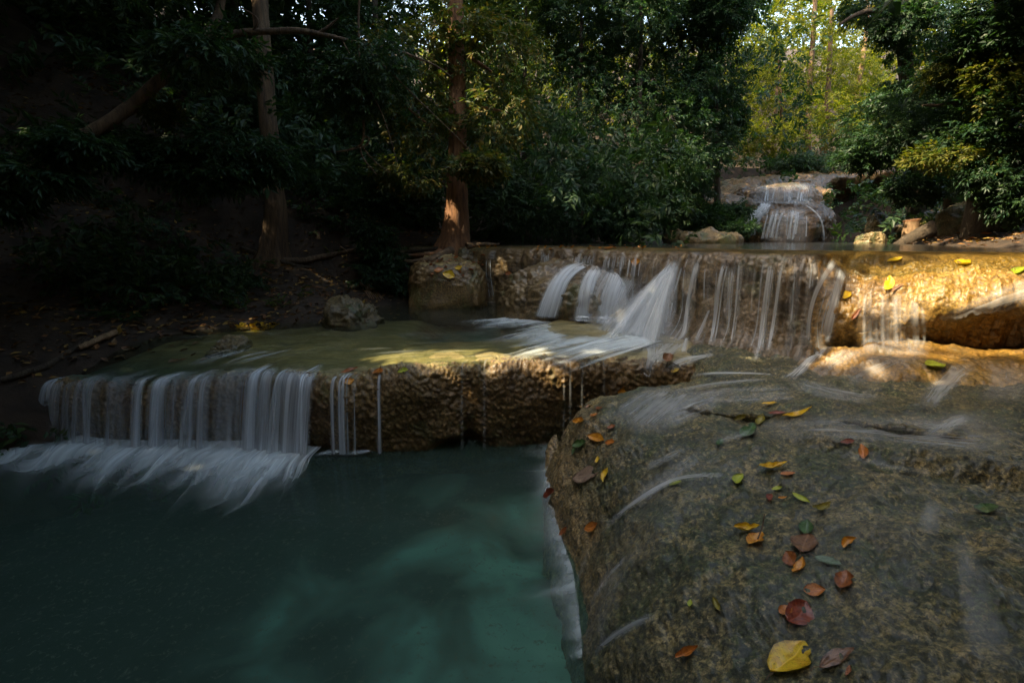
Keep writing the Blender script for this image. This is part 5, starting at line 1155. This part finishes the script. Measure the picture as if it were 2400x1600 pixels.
LV = [(1858, 1549, 108, 52, .72, 'yellow', 'biggest yellow leaf, broad and flat, at the near end of the rock', .06, .18), (1421, 1115, 36, 80, .55, 'yellow', 'small upright yellow leaf with a hole, near the pool side of the rock', .2, .9),
 (1812, 1099, 62, 12, .42, 'yellow', 'curled yellow leaf like a banana, above the smaller scattered leaves mid-rock', .7, .8), (1848, 1115, 32, 5, .5, 'orange', 'orange leaf just below the banana-curled yellow one', .2, .3),
 (1729, 1126, 28, 60, .6, 'lime', 'lime leaf beside a dark scrap left of the banana-curled leaf', .3, .5), (1585, 1136, 30, 20, .6, 'lime', 'lime leaf sitting at the head of the thin bright rivulet', .3, .3),
 (1822, 1147, 24, 15, .5, 'lime', 'little lime leaf directly under the orange one mid-rock', .3, .4), (1801, 1169, 16, 70, .6, 'red', 'tiny red-brown leaf scrap left of a tiny yellow scrap', .3, .4),
 (1836, 1171, 20, 10, .45, 'amber', 'tiny yellow curl between the red scrap and the lime sliver', .5, .8), (1878, 1173, 40, -18, .38, 'lime', 'slender lime sliver pointing down to the right', .4, .6),
 (1927, 1196, 42, 15, .5, 'olive', 'olive yellow leaf arched over its own dark shadow', .8, .9), (1752, 1243, 56, 5, .55, 'yellow', 'rolled yellow leaf forming a ring, beside a long brown stalk', .5, 1.2),
 (1774, 1271, 42, 35, .7, 'amber', 'crumpled amber leaf under the ring-shaped yellow one', .4, .5), (1889, 1243, 34, 80, .6, 'green', 'dark green leaf leaning on a brown leaf', .4, .5),
 (1885, 1278, 44, 70, .72, 'brown', 'wide brown wet leaf under the dark green one', .1, .2), (1987, 1272, 38, 30, .6, 'amber', 'cupped amber leaf standing alone at the right of the scatter', .5, 1.0),
 (1857, 1313, 32, 110, .75, 'rust', 'rust leaf tucked behind the curled orange-yellow one', .2, .3), (1879, 1335, 44, 45, .55, 'amber', 'curled orange-yellow leaf bent like a hook', .7, .8),
 (1942, 1320, 54, -20, .5, 'grey', 'grey-green leaf lying flat under the water film', .1, .2), (1983, 1366, 44, 70, .7, 'rust', 'dark rust leaf with a green tip, last on the right of the middle scatter', .3, .5),
 (1911, 1387, 46, -10, .7, 'orange', 'round orange-brown leaf above the dark red one', .15, .3), (1842, 1435, 32, 20, .8, 'orange', 'small orange leaf half under the dark red leaf', .2, .3),
 (1872, 1442, 64, 48, .74, 'red', 'large dark red leaf, wet and glossy', .15, .25), (1618, 1418, 16, 80, .6, 'lime', 'green crumb of leaf left of the olive yellow folded leaf', .4, .4),
 (1684, 1421, 30, 115, .5, 'olive', 'folded olive yellow leaf alone on the lower left of the rock', .5, .9), (1615, 1530, 60, 28, .40, 'orange', 'long curled orange leaf at the lower left of the rock', .6, .9),
 (1960, 1545, 92, 30, .34, 'brown', 'long reddish brown leaf beside the biggest yellow leaf', .1, .2), (1996, 1578, 26, 70, .5, 'rust', 'small reddish leaf at the bottom by the long brown one', .2, .3),
 (2025, 1061, 34, 100, .5, 'orange', 'orange leaf caught standing in the step at the right', .3, .4), (1988, 1038, 30, 5, .5, 'red', 'dark red leaf on the edge of the step', .3, .5),
 (2316, 1198, 22, 120, .8, 'green', 'lone green leaf on the dark right part of the rock', .2, .3), (1325, 1247, 32, 70, .5, 'rust', 'dark rust leaf hanging on the pool side of the rock', .3, .6),
 (1389, 1237, 34, 30, .65, 'orange', 'orange leaf near the pool edge, right of the dark rust one', .3, .5), (1291, 1155, 30, 75, .45, 'red', 'dark red leaf on the rim right above the foam fringe', .2, .4),
 (1375, 1116, 72, 20, .6, 'pink', 'large pale pinkish leaf flat on the pool side of the rock', .05, .1), (1403, 1079, 16, 80, .6, 'yellow', 'yellow leaf fragment above the upright leaf with a hole', .3, .4),
 (1804, 949, 32, 10, .5, 'yellow', 'yellow leaf at the top of the rock, above the long banana-shaped one', .3, .4), (1870, 976, 66, 8, .34, 'yellow', 'long yellow leaf curved like a banana near the back of the rock', .9, .6),
 (1821, 972, 36, 15, .4, 'red', 'dark red leaf touching the left end of the long banana-shaped leaf', .3, .5), (1736, 975, 30, 20, .45, 'olive', 'dark olive leaf furthest left in the cluster near the back', .4, .6),
 (1782, 990, 28, 60, .6, 'olive', 'curled olive leaf between the red leaf and the dark green one', .7, .8), (1755, 1015, 42, 30, .5, 'green', 'dark green leaf in the cluster near the back', .3, .5),
 (1687, 1040, 20, 45, .5, 'green', 'small green leaf at the end of a white trickle', .3, .3), (2189, 857, 38, -5, .75, 'lime', 'large lime leaf lying on the low step under the bulge', .1, .15),
 (1459, 917, 34, 5, .5, 'amber', 'amber leaf on the far rim of the rock', .4, .6), (1360, 990, 26, 25, .6, 'amber', 'amber leaf with a dark underside on the far left shoulder', .5, .8),
 (1393, 976, 18, 10, .6, 'orange', 'orange speck of leaf right of the two-tone amber leaf', .3, .3), (1434, 1003, 20, 20, .7, 'rust', 'round brown leaf below the orange speck on the shoulder', .3, .4),
 (1400, 1028, 40, -15, .5, 'amber', 'pale amber leaf over the dark green clump', .3, .5), (1362, 1042, 36, 35, .6, 'green', 'dark green leaf clump on the left shoulder', .5, .6), (1348, 1056, 22, 80, .6, 'green', 'small dark leaf just under the green clump', .4, .5),
 (1432, 1038, 22, 10, .7, 'orange', 'round orange leaf right of the pale amber one', .2, .3), (1405, 960, 16, 20, .6, 'rust', 'dark speck of leaf near the far rim', .3, .4), (1378, 955, 14, 30, .5, 'brown', 'tiny dark leaf next to the speck on the far rim', .3, .4), (1582, 869, 20, 10, .6, 'yellow', 'yellow leaf below the twig at the crevice', .3, .3),
 (820, 872, 42, 8, .5, 'rust', 'red-brown leaf on the lip of the brown ledge', .3, .5), (889, 871, 26, 0, .5, 'orange', 'smaller rust leaf on the lip right of the red-brown one', .3, .4), (946, 868, 26, 5, .5, 'lime', 'lime yellow leaf on the ledge lip', .2, .3), (817, 896, 26, 20, .7, 'amber', 'amber leaf stuck just under the lip', .3, .4),
 (2084, 667, 34, 75, .45, 'yellow', 'yellow leaf stuck on the sunlit ochre bulge', .3, .4), (2096, 612, 30, 15, .5, 'yellow', 'yellow leaf near the top of the ochre bulge', .3, .4), (2257, 620, 26, -30, .5, 'yellow', 'yellow leaf high on the right of the bulge', .3, .4), (2005, 737, 34, 50, .28, 'rust', 'narrow rust leaf on the lower left of the bulge', .3, .5), (1987, 694, 20, 85, .5, 'yellow', 'small yellow leaf near the left edge of the bulge', .3, .4), (2378, 641, 30, 0, .5, 'lime', 'lime leaf at the far right of the bulge', .3, .3), (2103, 676, 32, 35, .2, 'brown', 'dark twig-like leaf beside the yellow one on the bulge', .3, .5), (2050, 588, 22, 20, .6, 'brown', 'dark leaf at the top edge of the bulge', .3, .4),
 (1053, 643, 30, -20, .7, 'yellow', 'bright yellow leaf on the squat boulder', .2, .3), (1075, 629, 18, 0, .7, 'yellow', 'smaller yellow leaf behind it on the squat boulder', .2, .3), (1028, 635, 24, 20, .6, 'orange', 'rusty leaf left of the yellow one on the squat boulder', .2, .3), (1426, 584, 22, 0, .7, 'orange', 'orange-red leaf on the rim above the cascades', .2, .3), (1491, 614, 20, 0, .8, 'amber', 'amber leaf stuck on the wall between the upper trickles', .1, .2), (1195, 640, 22, 30, .5, 'rust', 'rust leaf on the left shoulder of the mossy mound', .2, .3)]
for t_ in LV: fallen(*t_)
f_ = fallen(1106, 748, 24, 0, .6, 'amber', 'amber leaf floating on the middle pool', .1, .1, keys=['ledge'], group='fallen leaves on the wet rock')
if f_ is not None: f_.location.z = .90 if f_.location.z < .9 else f_.location.z
# leaves in drifts: copies of one leaf that the photo cannot tell apart
def drift(col, spots, size, label, group, keys, seed):
    rr = np.random.default_rng(seed); G = leaf_grid(1, .6, .3, .5, seed); first = None
    for px, py in spots:
        h = cast(keys, px, py)
        if h is None: continue
        if first is None:
            first = raw_mesh('fallen_leaf', G, grid_faces(LN, LM), FLM[col], uv=LUV); o = first
        else:
            o = first.copy(); COL.objects.link(o)
        o.location = (h[0] + h[1] * .02).tolist(); k_ = size * rr.uniform(.7, 1.3); o.scale = (k_, k_, k_)
        o.rotation_euler = (rr.normal(0, .4), rr.normal(0, .4), rr.uniform(0, 6.28)); tag(o, label, 'leaf', group)
rl = np.random.default_rng(5)
drift('yellow', [(rl.uniform(556, 652), rl.normal(770, 6)) for _ in range(46)], .085, 'small golden leaf in the sunlit drift at the edge of the middle pool', 'golden leaf drift', ['ground', 'ledge'], 71)
drift('amber', [(rl.uniform(1110, 1900), rl.uniform(578, 586)) for _ in range(60)], .07, 'small yellowish leaf caught along the rim of the rock wall', 'leaves along the rim', ['wall'], 72)
drift('rust', [(rl.uniform(1000, 1140), rl.uniform(590, 650)) for _ in range(40)], .075, 'brown leaf in the litter heaped on the squat boulder', 'leaves on the squat boulder', ['block', 'wall', 'ground'], 73)
drift('brown', [(rl.uniform(230, 480), rl.uniform(775, 850)) for _ in range(40)], .08, 'dark wet leaf washed up at the left end of the ledge', 'leaves washed up on the ledge', ['ground', 'ledge'], 74)
drift('orange', [(rl.uniform(2030, 2330), rl.uniform(470, 565)) for _ in range(34)], .11, 'orange leaf lying among the boulders by the log', 'leaves among the boulders', ['ground'] + [k_ for k_ in BVH if k_.startswith('farw')], 75)
# leaf litter on the soil: nobody could count it
def litter(n, reg, seed, mat, label, size):
    rr = np.random.default_rng(seed); X = rr.uniform(reg[0], reg[1], n); Y = rr.uniform(reg[2], reg[3], n)
    P = np.stack([X, Y, ground_z(X, Y) + .02], -1); V0, F0 = TPL[0]; V0 = V0[:4] - V0[0]; L0 = np.linalg.norm(V0[2])
    d = unit(rr.normal(size=(n, 3)) * [1, 1, .2]); up = unit(np.array([0, 0, 1.0]) + rr.normal(0, .35, (n, 3))); x = unit(np.cross(d, up)); z = np.cross(x, d); k_ = size * rr.uniform(.6, 1.3, n)[:, None]
    V = np.stack([P, P + d * k_ * .45 - x * k_ * .25 + z * k_ * .1, P + d * k_, P + d * k_ * .45 + x * k_ * .25 + z * k_ * .06], 1)
    F = np.arange(4)[None] + 4 * np.arange(n)[:, None]
    tag(raw_mesh('leaf_litter', V.reshape(-1, 3), F, mat, None, False), label, None, None, 'stuff')
M['litter'] = leaf_mat('litter_leaves', [(.10, .04, .015), (.18, .08, .025), (.25, .13, .04), (.07, .035, .02), (.32, .2, .05)], .1, .6)
litter(9000, (-9, -1.2, 5, 12), 81, M['litter'], 'brown leaf litter on the left bank', .09)
litter(5000, (6, 14, 6, 16), 82, M['litter'], 'brown leaf litter on the right bank', .10)

# roots of the two lit trees
def ground_path(pts, lift, keys=('ground', 'block', 'wall')):
    P = []; W = []
    for px, py, w in runs(smooth_curve(np.array(pts, float), 30, 2), 9):
        h = cast(keys, px, py)
        if h is None or (P and np.linalg.norm(h[0] - P[-1]) > 1.0): continue
        P.append(h[0] + [0, 0, lift]); W.append(w / 2400 * h[0][1])
    return smooth1(P, 5), np.array(W)
for key, pts, mt in [('T1', [(640, 612, 20), (690, 622, 17), (730, 612, 14), (790, 596, 11), (870, 586, 6)], 'bark'), ('T1', [(560, 580, 9), (590, 596, 12), (630, 614, 16), (690, 628, 10), (740, 628, 6)], 'bark_dark'),
                     ('T2', [(1062, 590, 22), (1030, 606, 18), (985, 622, 14), (945, 618, 11), (900, 610, 7), (860, 612, 4)], 'bark'), ('T2', [(1040, 594, 16), (1000, 604, 13), (960, 602, 10), (925, 612, 6)], 'bark_red'), ('T2', [(1085, 582, 16), (1120, 578, 12), (1160, 575, 8), (1190, 578, 4)], 'bark'), ('T2', [(1050, 585, 10), (1000, 590, 8), (940, 598, 5)], 'bark_dark')]:
    P, W = ground_path(pts, .03)
    if len(P) > 3: tube_obj('root', P, W, mt, TREES[key], seg=10, bumpy=.2, jitter=.5, seed=len(P))
rt = thing('roots', bank(850, 660), 'bundle of thin pale roots running down the brown bank to the pool', 'roots')
for k_ in range(7):
    P, W = ground_path([(838 + 3 * k_, 655 + k_, 4), (858 + 4 * k_, 685, 3), (872 + 6 * k_, 712, 2)], .02)
    if len(P) > 3: tube_obj('root', P, W, 'bark_pale', rt, seg=6, jitter=.6, seed=k_)
def stick(name, pts, Y, mat, label, cat, seg=12, **kw):
    P, W = px_path(pts, Y); return tag(tube_obj(name, P, W, mat, None, seg=seg, **kw), label, cat)
stick('log', [(2085, 586, 14, 12.0), (2130, 562, 30, 12.0), (2180, 540, 38, 12.1), (2235, 518, 44, 12.2), (2275, 500, 46, 12.3)], 12, 'bark_dark', 'dark fallen log slanting up from the upper pool to the big right trunk', 'log', bumpy=.22, seed=5)
st = thing('tree_stump', at_y(2135, 568, 12.3), 'grey upright stump with an orange rim, left of the fallen log', 'stump')
P, W = px_path([(2133, 578, 40), (2134, 550, 34), (2137, 530, 32), (2138, 518, 33)], 12.3); tube_obj('trunk', P, W, 'bark_pale', st, seg=18, bumpy=.15); P, W = px_path([(2138, 518, 34), (2138, 514, 34)], 12.3); tube_obj('rim', P, W * .98, 'bark_red', st, seg=18, bumpy=.2)
P, W = ground_path([(178, 832, 12), (215, 815, 14), (250, 800, 15), (285, 786, 15)], .06); tag(tube_obj('log', P, W, 'bark_pale', None, seg=10, bumpy=.15), 'thin pale log on the left bank at the end of the ledge', 'log')
P, W = ground_path([(0, 905, 14), (50, 892, 16), (110, 868, 16), (160, 830, 14), (215, 800, 10)], .05); tag(tube_obj('log', P, W, 'bark_dark', None, seg=10, bumpy=.2, jitter=.6), 'dark crooked log at the far left below the slope', 'log')
P, W = ground_path([(793, 579, 3), (806, 592, 4), (822, 602, 3)], .05); tag(tube_obj('stick', P, W, 'bark_pale', None, seg=6), 'short pale forked stick on the soil between the trunks', 'stick')
tw = thing('twig', cast(KL, 1564, 860)[0], 'dark twig with a withered leaf stuck in the crevice beside the big rock', 'twig')
P, W = px_path([(1556, 872, 2), (1562, 856, 2.4), (1566, 846, 2.4)], tw.location.y); tube_obj('stem', P, W, 'bark_dark', tw, seg=6)
P, W = px_path([(1566, 846, 2.4), (1580, 852, 2), (1596, 861, 2)], tw.location.y); tube_obj('stem', P, W, 'bark_dark', tw, seg=6)
o = fallen(1565, 842, 22, 60, .7, 'brown', 'x', .3, .7); c_ = [c for c in o.children]; 
for c in c_: bpy.data.objects.remove(c)
w_ = o.matrix_basis.copy(); o.name = 'withered_leaf'
for kx in ('label', 'category', 'group'): del o[kx]
o.location = (at_y(1565, 842, tw.location.y)).tolist(); child(o, tw)
stalk = stick('twig', [(1776, 1262, 3.0, 1.62), (1786, 1238, 3.2, 1.66), (1792, 1205, 2.5, 1.70)], 1.66, 'bark', 'thin brown stalk standing behind the ring-shaped yellow leaf', 'twig', seg=6)
